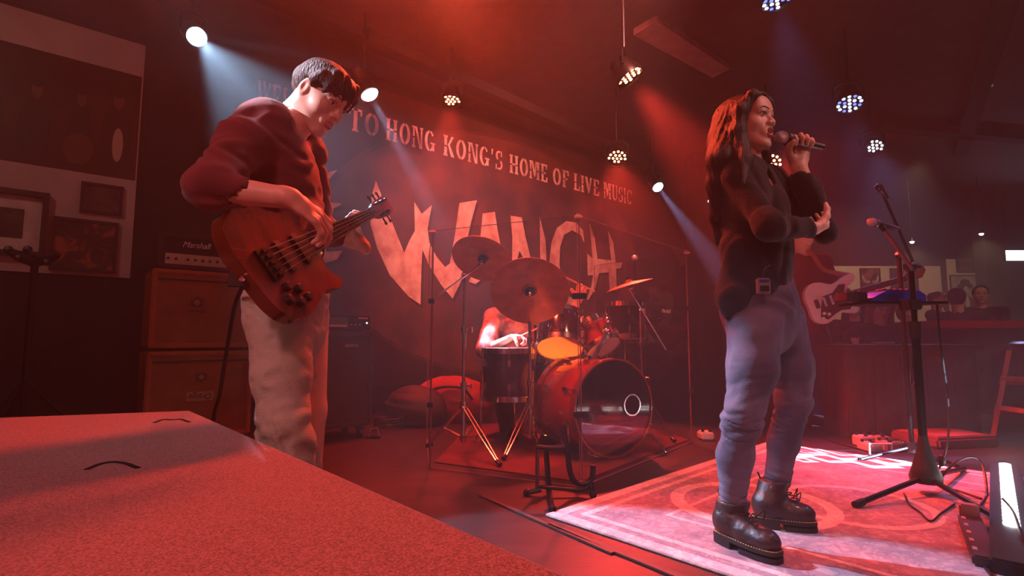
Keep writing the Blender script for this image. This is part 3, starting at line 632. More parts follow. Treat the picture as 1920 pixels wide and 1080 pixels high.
# ================================================================== AMPLIFIERS ALONG THE BACK WALL
OFF = 0.557
orange_tolex = mat('orange_tolex', (168, 82, 44), 0.6, bump=0.3, bscale=180, vary=0.08)
grille_cloth = mat('orange_grille_cloth', (150, 84, 52), 0.85, bump=0.5, bscale=300, vary=0.1)
black_tolex = mat('black_tolex', (24, 19, 19), 0.6, bump=0.3, bscale=150)
black_grille = mat('black_grille_cloth', (30, 22, 22), 0.9, bump=0.6, bscale=260)
silver_panel = mat('brushed_gold_panel', (178, 150, 130), 0.4, 0.3, vary=0.05)
logo_white = mat('logo_white', (226, 210, 200), 0.5)
logo_dark = mat('logo_dark_ink', (60, 34, 28), 0.6)
def WR(off, s, z): return wpt(s, z, off)
def cabinet(name, label, s0, s1, z0, z1, off, depth, body_m, cloth_m, group=None, piping=True):
    c = wpt((s0 + s1) / 2, z0, off - depth / 2); t = thing(name, label, 'speaker cabinet', c, 0, group)
    w = s1 - s0; h = z1 - z0; e = .035
    mb = MB(); O = wpt((s0 + s1) / 2, (z0 + z1) / 2, off - depth / 2)
    mb.box(O - WN * .02, (w, h, depth - .04), RW, 0.012)
    for sx in (-1, 1): mb.box(O + WD * sx * (w / 2 - e / 2) + WN * (depth / 2 - .03), (e, h, .06), RW, .01)
    for sy in (-1, 1): mb.box(O + UP * sy * (h / 2 - e / 2) + WN * (depth / 2 - .03), (w - e, e, .06), RW, .01)
    mb.build('cabinet_body', body_m, t)
    mb = MB(); mb.box(O + WN * (depth / 2 - .022), (w - 2 * e, h - 2 * e, .012), RW); mb.build('grille_cloth', cloth_m, t)
    if piping:
        mb = MB(); mb.box(O + UP * (h / 2 - e - .035) + WN * (depth / 2 - .012), (w - 2 * e, .012, .012), RW); mb.build('piping', black_plastic, t)
    for sx in (-1, 1):
        for sz in (-1, 1): mb = MB(); mb.cyl(O - UP * (h / 2 + .012) + WD * sx * (w / 2 - .06) + WN * sz * (depth / 2 - .07), O - UP * (h / 2 - .002) + WD * sx * (w / 2 - .06) + WN * sz * (depth / 2 - .07), .018); mb.build('rubber_foot', black_plastic, t)
    return t, O
sa, _ = wc(273, 700, OFF); sb_, _ = wc(474, 700, OFF); sa2, _ = wc(282, 580, OFF); zt1 = wc(372, 508, OFF)[1]; zm = wc(372, 657, OFF)[1]
t, O = cabinet('speaker_cabinet', 'orange guitar speaker cabinet on the floor with an upside-down badge', sa, sb_, .014, zm - .004, OFF, .38, orange_tolex, grille_cloth, 'orange cabinets in the stack')
fz = OFF - .38 / 2
def onf(px, py, off=OFF): s, z = wc(px, py, off); return wpt(s, z, off)
mb = MB(); pb = onf(376, 743); mb.box(pb - WN * .012, (.17, .065, .006), RW); mb.build('badge_plate', mat('badge_plate', (176, 120, 96), 0.6), t)
Rup = Matrix((-WD, -UP, WN)).transposed()
text_part('badge_lettering', 'Orange', .062, logo_dark, pb - WN * .007, Rup, t, .001, 0.3, width=.14)
def crest(p, k, t, flip=1):
    mb = MB(); P = [(-.5, -.4), (-.3, -.5), (.3, -.5), (.5, -.4), (.42, .1), (.5, .3), (.2, .2), (0, .55), (-.2, .2), (-.5, .3), (-.42, .1)]
    mb.prism([(x * k, y * k * flip) for x, y in P], .002, p, RW); mb.build('crest_emblem', mat('crest_print', (104, 62, 46), 0.6), t)
    mb = MB(); mb.prism([(.22 * k * math.cos(2 * PI * i / 12), .22 * k * math.sin(2 * PI * i / 12) - .1 * k * flip) for i in range(12)], .002, p + WN * .0025, RW); mb.build('crest_disc', mat('crest_pale', (184, 124, 96), 0.6), t)
crest(onf(378, 709) - WN * .014, .075, t, -1)
t, O = cabinet('speaker_cabinet', 'upper orange guitar speaker cabinet carrying the silver panel amplifier', sa2, sa2 + (sb_ - sa) * .99, zm + .018, zt1, OFF, .38, orange_tolex, grille_cloth, 'orange cabinets in the stack')
crest(onf(370, 565) - WN * .014, .085, t, 1); text_part('badge_lettering', 'ORANGE', .035, logo_dark, onf(370, 584) - WN * .012, RW, t, .001, 0, width=.11)
def amp_head(label, s0, s1, z0, h, off, depth, logo=None, silver=True, group='amplifier heads'):
    c = wpt((s0 + s1) / 2, z0, off - depth / 2); t = thing('amplifier_head', label, 'amplifier', c, 0, group); w = s1 - s0
    O = wpt((s0 + s1) / 2, z0 + h / 2 + .01, off - depth / 2)
    mb = MB(); mb.box(O - WN * .01, (w, h, depth - .02), RW, .012)
    for sx in (-1, 1): mb.box(O + WD * sx * (w / 2 - .018) + WN * (depth / 2 - .02), (.036, h, .04), RW, .008)
    for sy in (-1, 1): mb.box(O + UP * sy * (h / 2 - .015) + WN * (depth / 2 - .02), (w - .04, .03, .04), RW, .008)
    mb.build('head_box', black_tolex, t)
    ph = h * .3 if silver else h * .34
    mb = MB(); mb.box(O - UP * (h / 2 - .03 - ph / 2) + WN * (depth / 2 - .008), (w - .09, ph, .012), RW); mb.build('control_panel', silver_panel if silver else black_metal, t)
    for i in range(9):
        x = (-.38 + i * .09) * w; x += .05 * w if i > 1 else 0
        mb = MB(); p = O - UP * (h / 2 - .03 - ph / 2) + WD * x + WN * (depth / 2 - .002); mb.cyl(p, p + WN * .018, .010, .008, 10); mb.build('knob', black_plastic, t)
    mb = MB(); mb.box(O + UP * (ph / 2) + WN * (depth / 2 - .014), (w - .075, h - ph - .07, .01), RW); mb.build('grille_cloth', black_grille, t)
    if logo: text_part('logo_lettering', logo, .06, logo_white, O + UP * (ph / 2 + .012) - WD * (.03 if silver else 0) + WN * (depth / 2 + .0), RW, t, .003, 0.35, width=.18 if w > .5 else .16)
    mb = MB(); mb.tube([O + UP * (h / 2) - WD * .1, O + UP * (h / 2 + .022) - WD * .08, O + UP * (h / 2 + .022) + WD * .08, O + UP * (h / 2) + WD * .1], .008, 6); mb.build('carry_handle', black_plastic, t)
    return t
sh0, _ = wc(297, 470, OFF); sh1, _ = wc(446, 470, OFF)
amp_head('black amplifier head with pale knob panel on top of the orange cabinets', sh0, sh1 + .02, zt1, .25, OFF - .02, .25, 'Marshall')
# dark bass stack
OB = 1.22
s0_, _ = wc(556, 700, OB); s1_, _ = wc(700, 700, OB); zt = wc(640, 622, OB)[1]
t, O = cabinet('speaker_cabinet', 'tall black bass speaker cabinet standing behind the bassist', s0_, s1_, .09, zt, OB, .38, black_tolex, black_grille, None, False)
pb = onf(661, 648, OB); mb = MB(); mb.box(pb - WN * .012, (.10, .022, .005), RW); mb.build('badge_plate', mat('steel_badge', (120, 104, 100), 0.35, 0.8), t)
for sx in (-1, 1):
    for sz in (-1, 1):
        p = wpt((s0_ + s1_) / 2 + sx * ((s1_ - s0_) / 2 - .07), 0, OB - .19 + sz * .13)
        mb = MB(); mb.cyl(p + UP * .035 - WD * .012, p + UP * .035 + WD * .012, .035, n=16); mb.box(p + UP * .075, (.05, .03, .04), RW); mb.build('caster', black_plastic, t)
sA, _ = wc(588, 605, OB); sB, zA = wc(697, 605, OB); 
c = wpt((sA + sB) / 2, zt + .002, OB - .17); t = thing('bass_amplifier', 'flat black bass amplifier with small white lamp on the black cabinet', 'amplifier', c)
w = sB - sA; hh = .105; O = c + UP * (hh / 2 + .012)
mb = MB(); mb.box(O, (w, hh, .3), RW, .006); mb.build('head_box', black_metal, t)
mb = MB(); mb.box(O - WD * w * .18 + WN * .152 - UP * .0, (w * .55, hh * .7, .006), RW); mb.build('control_panel', mat('grey_panel', (70, 60, 60), 0.35, 0.6), t)
mb = MB(); mb.box(O - WD * w * .18 + WN * .157 - UP * hh * .22, (w * .5, .012, .004), RW); mb.build('slider_strip', mat('slider_pale', (150, 120, 116), 0.5), t)
for i in range(3): mb = MB(); p = O + WD * w * (.14 + i * .075) + WN * .15 - UP * .015; mb.cyl(p, p + WN * .016, .007, n=8); mb.build('knob', mat('knob_silver', (150, 140, 138), .3, .9), t)
mb = MB(); p = O + WD * w * .43 + WN * .152; mb.ball(p, .006, 8); mb.build('power_lamp', glow('power_lamp_glow', (1, .9, .85), 6), t)
mb = MB(); mb.box(O + WD * w * .36 + WN * .152 + UP * hh * .33, (.075, .012, .004), RW, .001); mb.build('badge_plate', mat('amp_badge_pale', (150, 110, 108), .5), t)
for sx in (-1, 1): mb = MB(); p = c + WD * sx * w * .42; mb.box(p + UP * .006 , (.03, .012, .2), RW); mb.build('rubber_foot', black_plastic, t)
# right hand stack behind the drum shield
OC = 1.55
s0_, _ = wc(1204, 690, OC); s1_, _ = wc(1300, 690, OC); zt = wc(1240, 614, OC)[1]
t, O = cabinet('speaker_cabinet', 'black speaker cabinet behind the right panel of the drum shield', s0_, s1_, .014, zt, OC, .38, black_tolex, black_grille, None, False)
amp_head('black amplifier head behind the right panel of the drum shield', s0_ + .02, s1_ - .02, zt, .24, OC - .02, .25, 'Marshall', False)

# soft bags and clutter behind the drums
def softbag(name, label, cat, c, r, rgb, seed=0, rz=0.0):
    c = Vector(c); F = SDF([c.x - r[0] - .1, c.y - r[1] - .1, -.02], [c.x + r[0] + .1, c.y + r[1] + .1, c.z + r[2] + .1], .018)
    Rm = Matrix.Rotation(rz, 3, 'Z'); F.ell(c, r, Rm); F.ell(c + Vector((r[0] * .3, 0, -r[2] * .3)), (r[0] * .7, r[1] * .9, r[2] * .7), Rm, .05); F.wrinkle(.012, 24, (.3, .2, 1), seed); F.half((0, 0, 0.002), (0, 0, -1))
    o = sdf_obj(name, F, mat(name + '_cloth', rgb, 0.7, bump=.3, bscale=60), None, (c.x, c.y, 0)); return tag(o, label, cat)
b = on_z(838, 800); g = softbag('drum_bag', 'crumpled reddish soft bag on the floor behind the left shield panel', 'bag', (b.x, b.y + .35, .17), (.36, .22, .22), (150, 50, 40), 2)
mb = MB(); mb.tube(spline([g.location + Vector((x, -.2, z)) for x, z in ((-.22, .22), (-.1, .30), (.1, .30), (.2, .2))], 6), .012, 6); mb.build('carry_strap', cable_mat, g)
b = on_z(760, 812); softbag('gear_bag', 'dark slumped gear bag on the floor beside the black bass cabinet', 'bag', (b.x, b.y + .4, .14), (.26, .2, .19), (40, 24, 26), 5)
p = on_z(728, 805); mb = MB()
mb.tube([p + Vector((.11 * math.cos(a * .5), .11 * math.sin(a * .5), .012 + .0016 * a)) for a in range(52)], .006, 6); tag(mb.build('cable_coil', cable_mat, None, loc=p), 'coiled black cable lying on floor beside the bass cabinet', 'cable')
p = on_z(700, 822); t = thing('hinged_clamp', 'small metal clamp lying on the floor by the bass cabinet', 'clamp', p)
mb = MB(); mb.box(p + UP * .008, (.10, .05, .016), bev=.003); mb.build('clamp_base', black_metal, t); mb = MB(); mb.tube([p + Vector((-.03, 0, .014)), p + Vector((-.02, 0, .07)), p + Vector((.03, 0, .075)), p + Vector((.045, 0, .016))], .007, 6); mb.build('clamp_jaw', chrome, t)

# ================================================================== DRUM KIT
red_lacquer = mat('red_drum_lacquer', (150, 38, 24), 0.15, coat=0.8, vary=0.1, vscale=5)
dark_lacquer = mat('dark_drum_lacquer', (48, 20, 24), 0.15, coat=0.8, vary=0.1)
head_white = mat('coated_drumhead', (236, 214, 190), 0.5, vary=0.03)
head_black = mat('black_drumhead', (12, 9, 11), 0.08, coat=0.6, vary=0.02)
brass = mat('cymbal_bronze', (206, 140, 90), 0.5, 0.7, vary=0.12, vscale=14, bump=0.1, bscale=90)
dr = on_z(1000, 838); 
poly = [on_z(x, y, 0) for x, y in ((815, 868), (1088, 905), (1290, 826), (1130, 775), (880, 800))]
mb = MB(); mb.prism([(p.x, p.y) for p in poly], .007, (0, 0, 0)); tag(mb.build('drum_rug', mat('drum_rug_red', (92, 30, 30), 0.95, bump=.5, bscale=200, vary=.2), None, loc=dr), 'thin dark red rug under the drum kit inside the shield', 'rug')
RG = .007
def drum(name, label, c, ax, r, h, shell_m, top_m, bot_m, hoop_m=None, nl=8, group='drums of the kit', hw=.03, rods=True):
    """c = centre of the first head, ax runs from it to the other head"""
    c = Vector(c); ax = Vector(ax).normalized(); t = thing(name, label, 'drum', c, 0, group); Rm = frame(ax); e = c + ax * h; hoop_m = hoop_m or chrome
    mb = MB(); mb.lathe([(r * .985, .004), (r, .012), (r, h - .012), (r * .985, h - .004)], c, ax, 40); mb.build('shell', shell_m, t)
    for cc, d, m in ((c, -ax, bot_m), (e, ax, top_m)):
        mb = MB(); mb.lathe([(0, .002), (r * .96, .002), (r * .99, -.006)], cc, d, 40); mb.build('drumhead', m, t)
        mb = MB(); mb.lathe([(r * 1.0, -hw), (r * 1.035, -hw), (r * 1.035, .008), (r * 1.0, .008), (r * 1.0, -hw)], cc, d, 40); mb.build('hoop', hoop_m, t)
    for i in range(nl):
        a = 2 * PI * (i + .5) / nl; rad = Rm @ Vector((math.cos(a), math.sin(a), 0)); tan = ax.cross(rad)
        B3 = Matrix((tan, ax, rad)).transposed()
        mb = MB()
        for z in ((h * .5,) if h < .2 else (h * .27, h * .73)): mb.box(c + ax * z + rad * (r + .01), (.018, .05, .022), B3, .004)
        mb.build('lug', chrome, t)
        if rods:
            mb = MB(); mb.cyl(c + rad * (r + .018) - ax * .008, c + rad * (r + .018) + ax * h * .3, .0035, n=6); mb.cyl(e + rad * (r + .018) + ax * .012, e + rad * (r + .018) - ax * h * .3, .0035, n=6); mb.build('tension_rod', chrome, t)
    return t
# kick drum
kf = at(1152, 769, 3.26); kn = Vector((.47, -.88, 0)).normalized(); kr = .285
kf.z = RG + kr * 1.035 + .003
kick = drum('kick_drum', 'large red kick drum with glossy black front head', kf, -kn, kr, .45, red_lacquer, head_white, head_black, mat('hoop_red_brown', (120, 46, 34), .25, coat=.5), 8, hw=.045)
pr = kf + kn * .006 + kn.cross(UP) * -.125 + UP * .0; X = UP.cross(kn).normalized()
pr = kf + kn * .005 + X * .13 + UP * .01
mb = MB(); mb.lathe([(.058, 0), (.066, 0), (.066, .008), (.058, .008), (.058, 0)], pr, kn, 28); mb.build('port_ring', chrome, kick)
mb = MB(); mb.lathe([(0, .002), (.058, .002)], pr, kn, 28); mb.build('port_hole', mat('port_dark', (4, 3, 4), .9), kick)
for s in (-1, 1):
    a = kf - kn * .10 + X * s * kr * .93 - UP * .08; b = a + X * s * .10 + kn * .14; b.z = RG + .008
    mb = MB(); mb.tube([a, b], .008, 8); mb.ball(b, .011, 8); mb.box(a, (.05, .03, .03), frame(kn), .004); mb.build('spur', chrome, kick)
def on_axis_cyl(mb, a, b, r): mb.cyl(a, b, r, n=10)
# rack toms
tn = Vector((.05, .5, .87)).normalized(); tb = at(1050, 652, 3.72)
tom1 = drum('rack_tom', 'dark rack tom with its orange glowing underside turned to the front', tb, tn, .163, .25, dark_lacquer, head_white, head_white, None, 6)
tn2 = Vector((-.38, .46, .80)).normalized(); tb2 = at(1131, 652, 3.82)
tom2 = drum('rack_tom', 'smaller rack tom tilted to the left with a pink underside', tb2, tn2, .132, .20, red_lacquer, head_white, head_white, None, 6)
mb = MB(); ktop = kf - kn * .2 + UP * kr; j = at(1138, 622, 3.70)
mb.cyl(ktop, j + (ktop - j) * .0, .014); mb.ball(j, .028, 10); mb.cyl(ktop, ktop + UP * .02, .04); mb.build('tom_post', chrome, kick)
mb = MB(); mb.tube(spline([j, j + Vector((-.02, 0, .09)), tb + tn * .15 + Vector((.163, -.02, 0))], 6), .009, 8); mb.tube(spline([j, j + Vector((.02, .0, .1)), tb2 + tn2 * .12 + Vector((.02, -.13, 0))], 6), .009, 8); mb.ball(j + UP * .08, .022, 8); mb.build('tom_arm', chrome, kick)
mb = MB(); mb.box(tb + tn * .17 + Vector((.035, -.147, -.082 + .08)), (.04, .028, .004), frame(Vector((.1, -.87, .5)), (1, 0, 0))); mb.build('maker_badge', silver_panel, tom1)
tb3 = at(1172, 606, 4.35)
drum('floor_tom', 'black drum with chrome lugs far right of the kit under the cymbal', tb3 - UP * .12, (0, .05, 1), .15, .28, black_plastic, head_white, head_white, None, 6)
q3 = bpy.data.objects['floor_tom'] if 'floor_tom' in bpy.data.objects else None
# floor tom on legs
ftc = on_z(955, 800); ftc = Vector((ftc.x, 3.82, .30)); ftc.x = at(955, 700, 3.82).x
ft = drum('floor_tom', 'deep black floor tom on three legs at the left of the kit', ftc, (0, 0, 1), .19, .345, dark_lacquer, head_white, head_black, chrome, 6)
def tomlegs(t, c, r, top):
    for a in (200, 320, 80):
        d = Vector((math.cos(R(a)), math.sin(R(a)), 0)); p = c + d * (r + .02)
        mb = MB(); mb.tube([Vector((p.x, p.y, top)), Vector((p.x, p.y, c.z - .06)), Vector((p.x, p.y, c.z - .12)) + d * .0, Vector((p.x, p.y, RG + .09)), Vector((p.x, p.y, RG + .008)) + d * .04], .006, 8); mb.ball(Vector((p.x, p.y, RG + .012)) + d * .04, .012, 8); mb.build('leg', chrome, t)
tomlegs(ft, ftc, .19, .50)
ft3 = [o for o in bpy.data.objects if o.name.startswith('floor_tom') and o.get('label', '').startswith('black drum')][0]
c3 = tb3 - UP * .12; tomlegs(ft3, c3, .15, c3.z + .2)
# snare on its stand
sc_ = at(1040, 690, 4.05); sc_.z = .55; sn = drum('snare_drum', 'silver snare drum hidden behind the rack tom', sc_, (0, 0, 1), .17, .13, chrome, head_white, head_white, None, 8)
mb = MB(); mb.cyl((sc_.x, sc_.y, RG + .1), (sc_.x, sc_.y, .55), .012)
for a in (0, 120, 240):
    d = Vector((math.cos(R(a)), math.sin(R(a)), 0)); mb.tube([Vector((sc_.x, sc_.y, .28)), Vector((sc_.x, sc_.y, RG + .01)) + d * .24], .008); mb.tube([Vector((sc_.x, sc_.y, .48)), Vector((sc_.x, sc_.y, .53)) + d * .16, Vector((sc_.x, sc_.y, .60)) + d * .176], .006)
mb.build('snare_stand', chrome, sn)
# drum throne
th = Vector((at(985, 600, 4.5).x, 4.5, 0)); t = thing('drum_throne', 'round black drum stool under the drummer', 'stool', th)
mb = MB(); mb.lathe([(0, .43), (.15, .43), (.17, .45), (.17, .49), (.15, .51), (0, .515)], th, UP, 24); mb.build('seat', black_tolex, t)
mb = MB(); mb.cyl(th + UP * .1, th + UP * .43, .015); mb.build('post', chrome, t)
for a in (30, 150, 270): d = Vector((math.cos(R(a)), math.sin(R(a)), 0)); mb = MB(); mb.tube([th + UP * .3, th + d * .27 + UP * .01], .009); mb.build('leg', chrome, t)

def cymbal_stand(label, foot, hub_z, top, boom=None, feet=(30, 150, 270), fr=.30, cym=None, group='cymbal stands', bot=RG):
    """top = upper end of the pole; boom = (end with cymbal, free end); cym = (centre, normal, radius)"""
    foot = Vector(foot); t = thing('cymbal_stand', label, 'cymbal stand', foot, 0, group); top = Vector(top)
    mb = MB(); mb.cyl((foot.x, foot.y, bot + .06), (foot.x, foot.y, hub_z + .12), .0145); mb.build('lower_tube', chrome, t)
    mid = Vector((foot.x, foot.y, hub_z + .12)); mb = MB(); m2 = mid + (top - mid) * .5; mb.cyl(mid, top, .011); mb.build('pole', chrome, t)
    for p, nm in ((mid, 'height_clamp'), (m2, 'height_clamp')):
        mb = MB(); mb.cyl(p - UP * .02, p + UP * .02, .02); mb.tube([p, p + Vector((.045, -.02, 0))], .005, 6); mb.box(p + Vector((.05, -.022, 0)), (.008, .02, .035), bev=.003); mb.build(nm, chrome, t)
    hub = Vector((foot.x, foot.y, hub_z)); low = Vector((foot.x, foot.y, bot + .09))
    mb = MB(); mb.cyl(hub - UP * .02, hub + UP * .02, .024); mb.cyl(low - UP * .015, low + UP * .015, .022); mb.build('hub', chrome, t)
    for a in feet:
        if isinstance(a, (int, float)): f = foot + Vector((math.cos(R(a)), math.sin(R(a)), 0)) * fr
        else: f = Vector(a)
        f.z = bot + .014; d = (f - foot); d.z = 0; sd = Vector((-d.y, d.x, 0)).normalized() * .011
        knee = hub + (f - hub) * .55; mb = MB()
        for s in (-1, 1): mb.tube([hub + sd * s, knee + sd * s * 1.3, f + sd * s * .5], .0055, 6)
        for s in (-1, 1): mb.tube([low + sd * s * .6, knee + sd * s * .6], .004, 6)
        mb.build('leg', chrome, t)
        mb = MB(); mb.tube([f - d.normalized() * .03 + UP * .012, f + d.normalized() * .012], .0135, 8); mb.build('rubber_foot', black_plastic, t)
    if boom:
        a, b = Vector(boom[0]), Vector(boom[1]); mb = MB(); mb.tube([a, b], .0065, 8); mb.build('boom_arm', chrome, t)
        mb = MB(); mb.ball(top, .022, 8); mb.cyl(top - Vector((.02, .02, 0)), top + Vector((.02, -.02, 0)), .016); mb.build('tilter', chrome, t)
    if cym:
        c, n, r = cym; c = Vector(c); n = Vector(n).normalized(); mb = MB()
        prof = [(.006, .034 * 1.0), (r * .06, .034), (r * .12, .026), (r * .18, .012), (r * .2, .008)] + [(r * (.2 + .8 * i / 14), .008 - .020 * (i / 14) ** 1.5 + (.0012 if i % 2 else 0)) for i in range(1, 15)]
        prof2 = [(x, z - .0022) for x, z in reversed(prof)]; mb.lathe(prof + prof2, c, n, 56); mb.build('cymbal', brass, t)
        mb = MB(); mb.cyl(c - n * .03, c + n * .07, .004, n=8); mb.build('cymbal_rod', chrome, t)
        mb = MB(); mb.lathe([(0, .036), (.016, .036), (.016, .05), (0, .05)], c, n, 14); mb.lathe([(0, -.012), (.03, -.02), (.03, .002), (0, .006)], c, n, 14); mb.build('felt', mat('felt', (40, 30, 30), .9), t)
        mb = MB(); mb.tube([top if not boom else Vector(boom[0]), c - n * .03], .009, 8); mb.ball(c - n * .035, .014, 8); mb.build('rod_joint', chrome, t)
    return t
f1 = on_z(868, 850); c1 = at(905, 484, 3.45)
cymbal_stand('chrome boom stand with the left small crash cymbal', f1, .30, at(872, 516, f1.y), (c1 - Vector((.03, .02, .06)), at(818, 556, 3.3)), (on_z(936, 878), on_z(803, 842), f1 + Vector((.12, .28, 0))), cym=(c1, (.22, .58, .78), .205))
f2 = on_z(994, 842); c2 = at(993, 545, 3.42)
cymbal_stand('chrome stand with the largest cymbal hiding the drummer', f2, .31, at(993, 560, f2.y), None, (on_z(945, 866), on_z(1062, 846), f2 + Vector((.05, .3, 0))), cym=(c2, (.05, .77, .62), .255))
f3 = on_z(1206, 812); c3 = at(1180, 532, 3.95)
cymbal_stand('chrome boom stand with the edge-on cymbal at right of the kit', f3, .30, at(1201, 582, f3.y), (c3 + Vector((.0, 0, -.04)), at(1249, 656, 3.8)), (on_z(1264, 832), on_z(1160, 826), f3 + Vector((.0, .3, 0))), cym=(c3, (-.27, -.02, .96), .175))
# overhead condenser microphone on its thin stand behind
p = at(1190, 484, 4.9); b0 = Vector((p.x, p.y, 0)); t = thing('overhead_microphone', 'thin upright stand with a small round microphone behind the right panel', 'microphone', b0)
mb = MB(); mb.cyl(b0 + UP * .02, p, .008); mb.build('pole', black_metal, t); mb = MB(); mb.ball(p, .03, 12); mb.build('grille_ball', mat('pale_grille', (190, 170, 166), .4, .6), t)
mb = MB(); mb.lathe([(0, 0), (.12, 0), (.12, .015), (.03, .03), (0, .03)], b0, UP, 24); mb.build('round_base', black_metal, t)
# small orange floor lamp hidden behind the kick drum
p = Vector((at(1030, 800, 3.75).x, 3.72, RG)); t = thing('floor_lamp', 'small orange floor lamp behind the kick drum shining up at the tom', 'stage light', p)
mb = MB(); mb.lathe([(0, 0), (.06, 0), (.06, .05), (.05, .06), (.048, .045), (0, .045)], p, UP, 20); mb.build('housing', black_metal, t)
mb = MB(); mb.lathe([(0, .05), (.046, .05), (.046, .046), (0, .046)], p, UP, 20); mb.build('lens', glow('orange_lens', (1, .4, .05), 6), t)
l = spot('floor_beam', p + UP * .07, tb + Vector((.0, .0, 0)), 34, (1, .15, .012), 50, .5); l.parent = t; l.matrix_parent_inverse = MW[t.name].inverted()

# ------------------------------------------------------------------ drum shield
def clear():
    m = bpy.data.materials.new('clear_acrylic'); m.use_nodes = True; nt = m.node_tree; nt.nodes.clear()
    o = nt.nodes.new('ShaderNodeOutputMaterial'); mx = nt.nodes.new('ShaderNodeMixShader'); tr = nt.nodes.new('ShaderNodeBsdfTransparent'); gl = nt.nodes.new('ShaderNodeBsdfGlossy'); fr = nt.nodes.new('ShaderNodeLayerWeight'); pw = nt.nodes.new('ShaderNodeMath'); pw.operation = 'MULTIPLY_ADD'; pw.inputs[1].default_value = .12; pw.inputs[2].default_value = .01
    tr.inputs[0].default_value = (.97, .955, .955, 1); gl.inputs['Roughness'].default_value = .03; fr.inputs[0].default_value = .25
    nt.links.new(fr.outputs['Facing'], pw.inputs[0]); nt.links.new(pw.outputs[0], mx.inputs[0]); nt.links.new(tr.outputs[0], mx.inputs[1]); nt.links.new(gl.outputs[0], mx.inputs[2]); nt.links.new(mx.outputs[0], o.inputs[0]); return m
clear_m = clear(); edge_m = mat('acrylic_edge', (130, 84, 80), 0.35, vary=.05)
g0 = on_z(805, 879); g1 = on_z(1090, 915); g2 = on_z(1298, 830); SH = 1.335
g0b = g0 + Vector((-.15, .85, 0)); g3 = g2 + Vector((-.55, .75, 0))
sh = thing('drum_shield', 'clear acrylic drum shield of hinged panels around the drum kit', 'drum shield', g1)
for k, (a, b) in enumerate(((g0b, g0), (g0, g1), (g1, g2), (g2, g3))):
    d = b - a; n = Vector((d.y, -d.x, 0)).normalized(); Rm = Matrix((d.normalized(), -n, UP)).transposed(); L = d.length - .012
    mb = MB(); mb.box((a + b) / 2 + UP * (SH / 2 + .004), (L, .006, SH), Rm); gp = mb.build('acrylic_panel', clear_m, sh)
    for q_, dim in (((a + b) / 2 + UP * (SH + .004), (L, .0062, .002)), ((a + b) / 2 + UP * .006, (L, .0062, .004)), (a + d.normalized() * .007 + UP * (SH / 2), (.002, .0062, SH)), (b - d.normalized() * .007 + UP * (SH / 2), (.002, .0062, SH))):
        mb = MB(); mb.box(q_, dim, Rm); mb.build('polished_edge', edge_m, gp)
for g in (g0, g1, g2):
    for z in (.35, .93):
        mb = MB(); mb.box(g + UP * z + Vector((0, -.008, 0)), (.035 if g is not g1 else .075, .018, .03), bev=.004); mb.build('hinge', black_plastic, sh)
    mb = MB(); mb.box(g + UP * (SH - .0), (.03, .02, .03), bev=.006); mb.cyl(g + UP * (SH - .005) + Vector((-.02, -.012, 0)), g + UP * (SH - .005) + Vector((.02, -.012, 0)), .008, n=8); mb.build('corner_clip', mat('clip_pale', (190, 150, 144), .4), sh)

# ------------------------------------------------------------------ guitar stand in front of the shield
Yg = 2.42; base = on_z(1045, 930); t = thing('guitar_stand', 'empty black tubular guitar stand in front of the drum shield', 'guitar stand', base)
def gp(px, py, Y=None): return at(px, py, Y or base.y)
mb = MB(); mb.tube([gp(1008, 838), gp(1007, 915)], .009, 8); mb.build('upright', mat('stand_tube_lit_pink', (96, 60, 56), .4, .5), t)  # pink light on this tube is put into its colour
mb = MB(); mb.tube([gp(1024, 846, base.y + .1), gp(1030, 928, base.y + .02)], .013, 8); mb.build('upright', black_metal, t)
mb = MB(); mb.tube(spline([gp(1006, 838), gp(1035, 840), gp(1060, 838)], 4), .011, 8); mb.build('cross_tube', black_metal, t)
mb = MB(); mb.tube(spline([gp(1056, 800, base.y + .14), gp(1064, 840, base.y + .06), gp(1068, 880), gp(1078, 903), gp(1098, 906), gp(1110, 896), gp(1112, 872)], 5), .013, 8); mb.build('cradle_arm', black_metal, t)
mb = MB(); mb.tube(spline([gp(1008, 912), gp(1050, 916), gp(1090, 918), gp(1112, 905)], 4), .009, 8); mb.build('cross_tube', black_metal, t)
for a, b in (((1030, 925), (1036, 956)), ((1015, 918), (988, 924)), ((1108, 905), (1112, 928))):
    pa = gp(*a); pb = on_z(*b, .012); mb = MB(); mb.tube([pa, pb], .012, 8); mb.ball(pb, .018, 8); mb.build('foot_leg', black_metal, t)

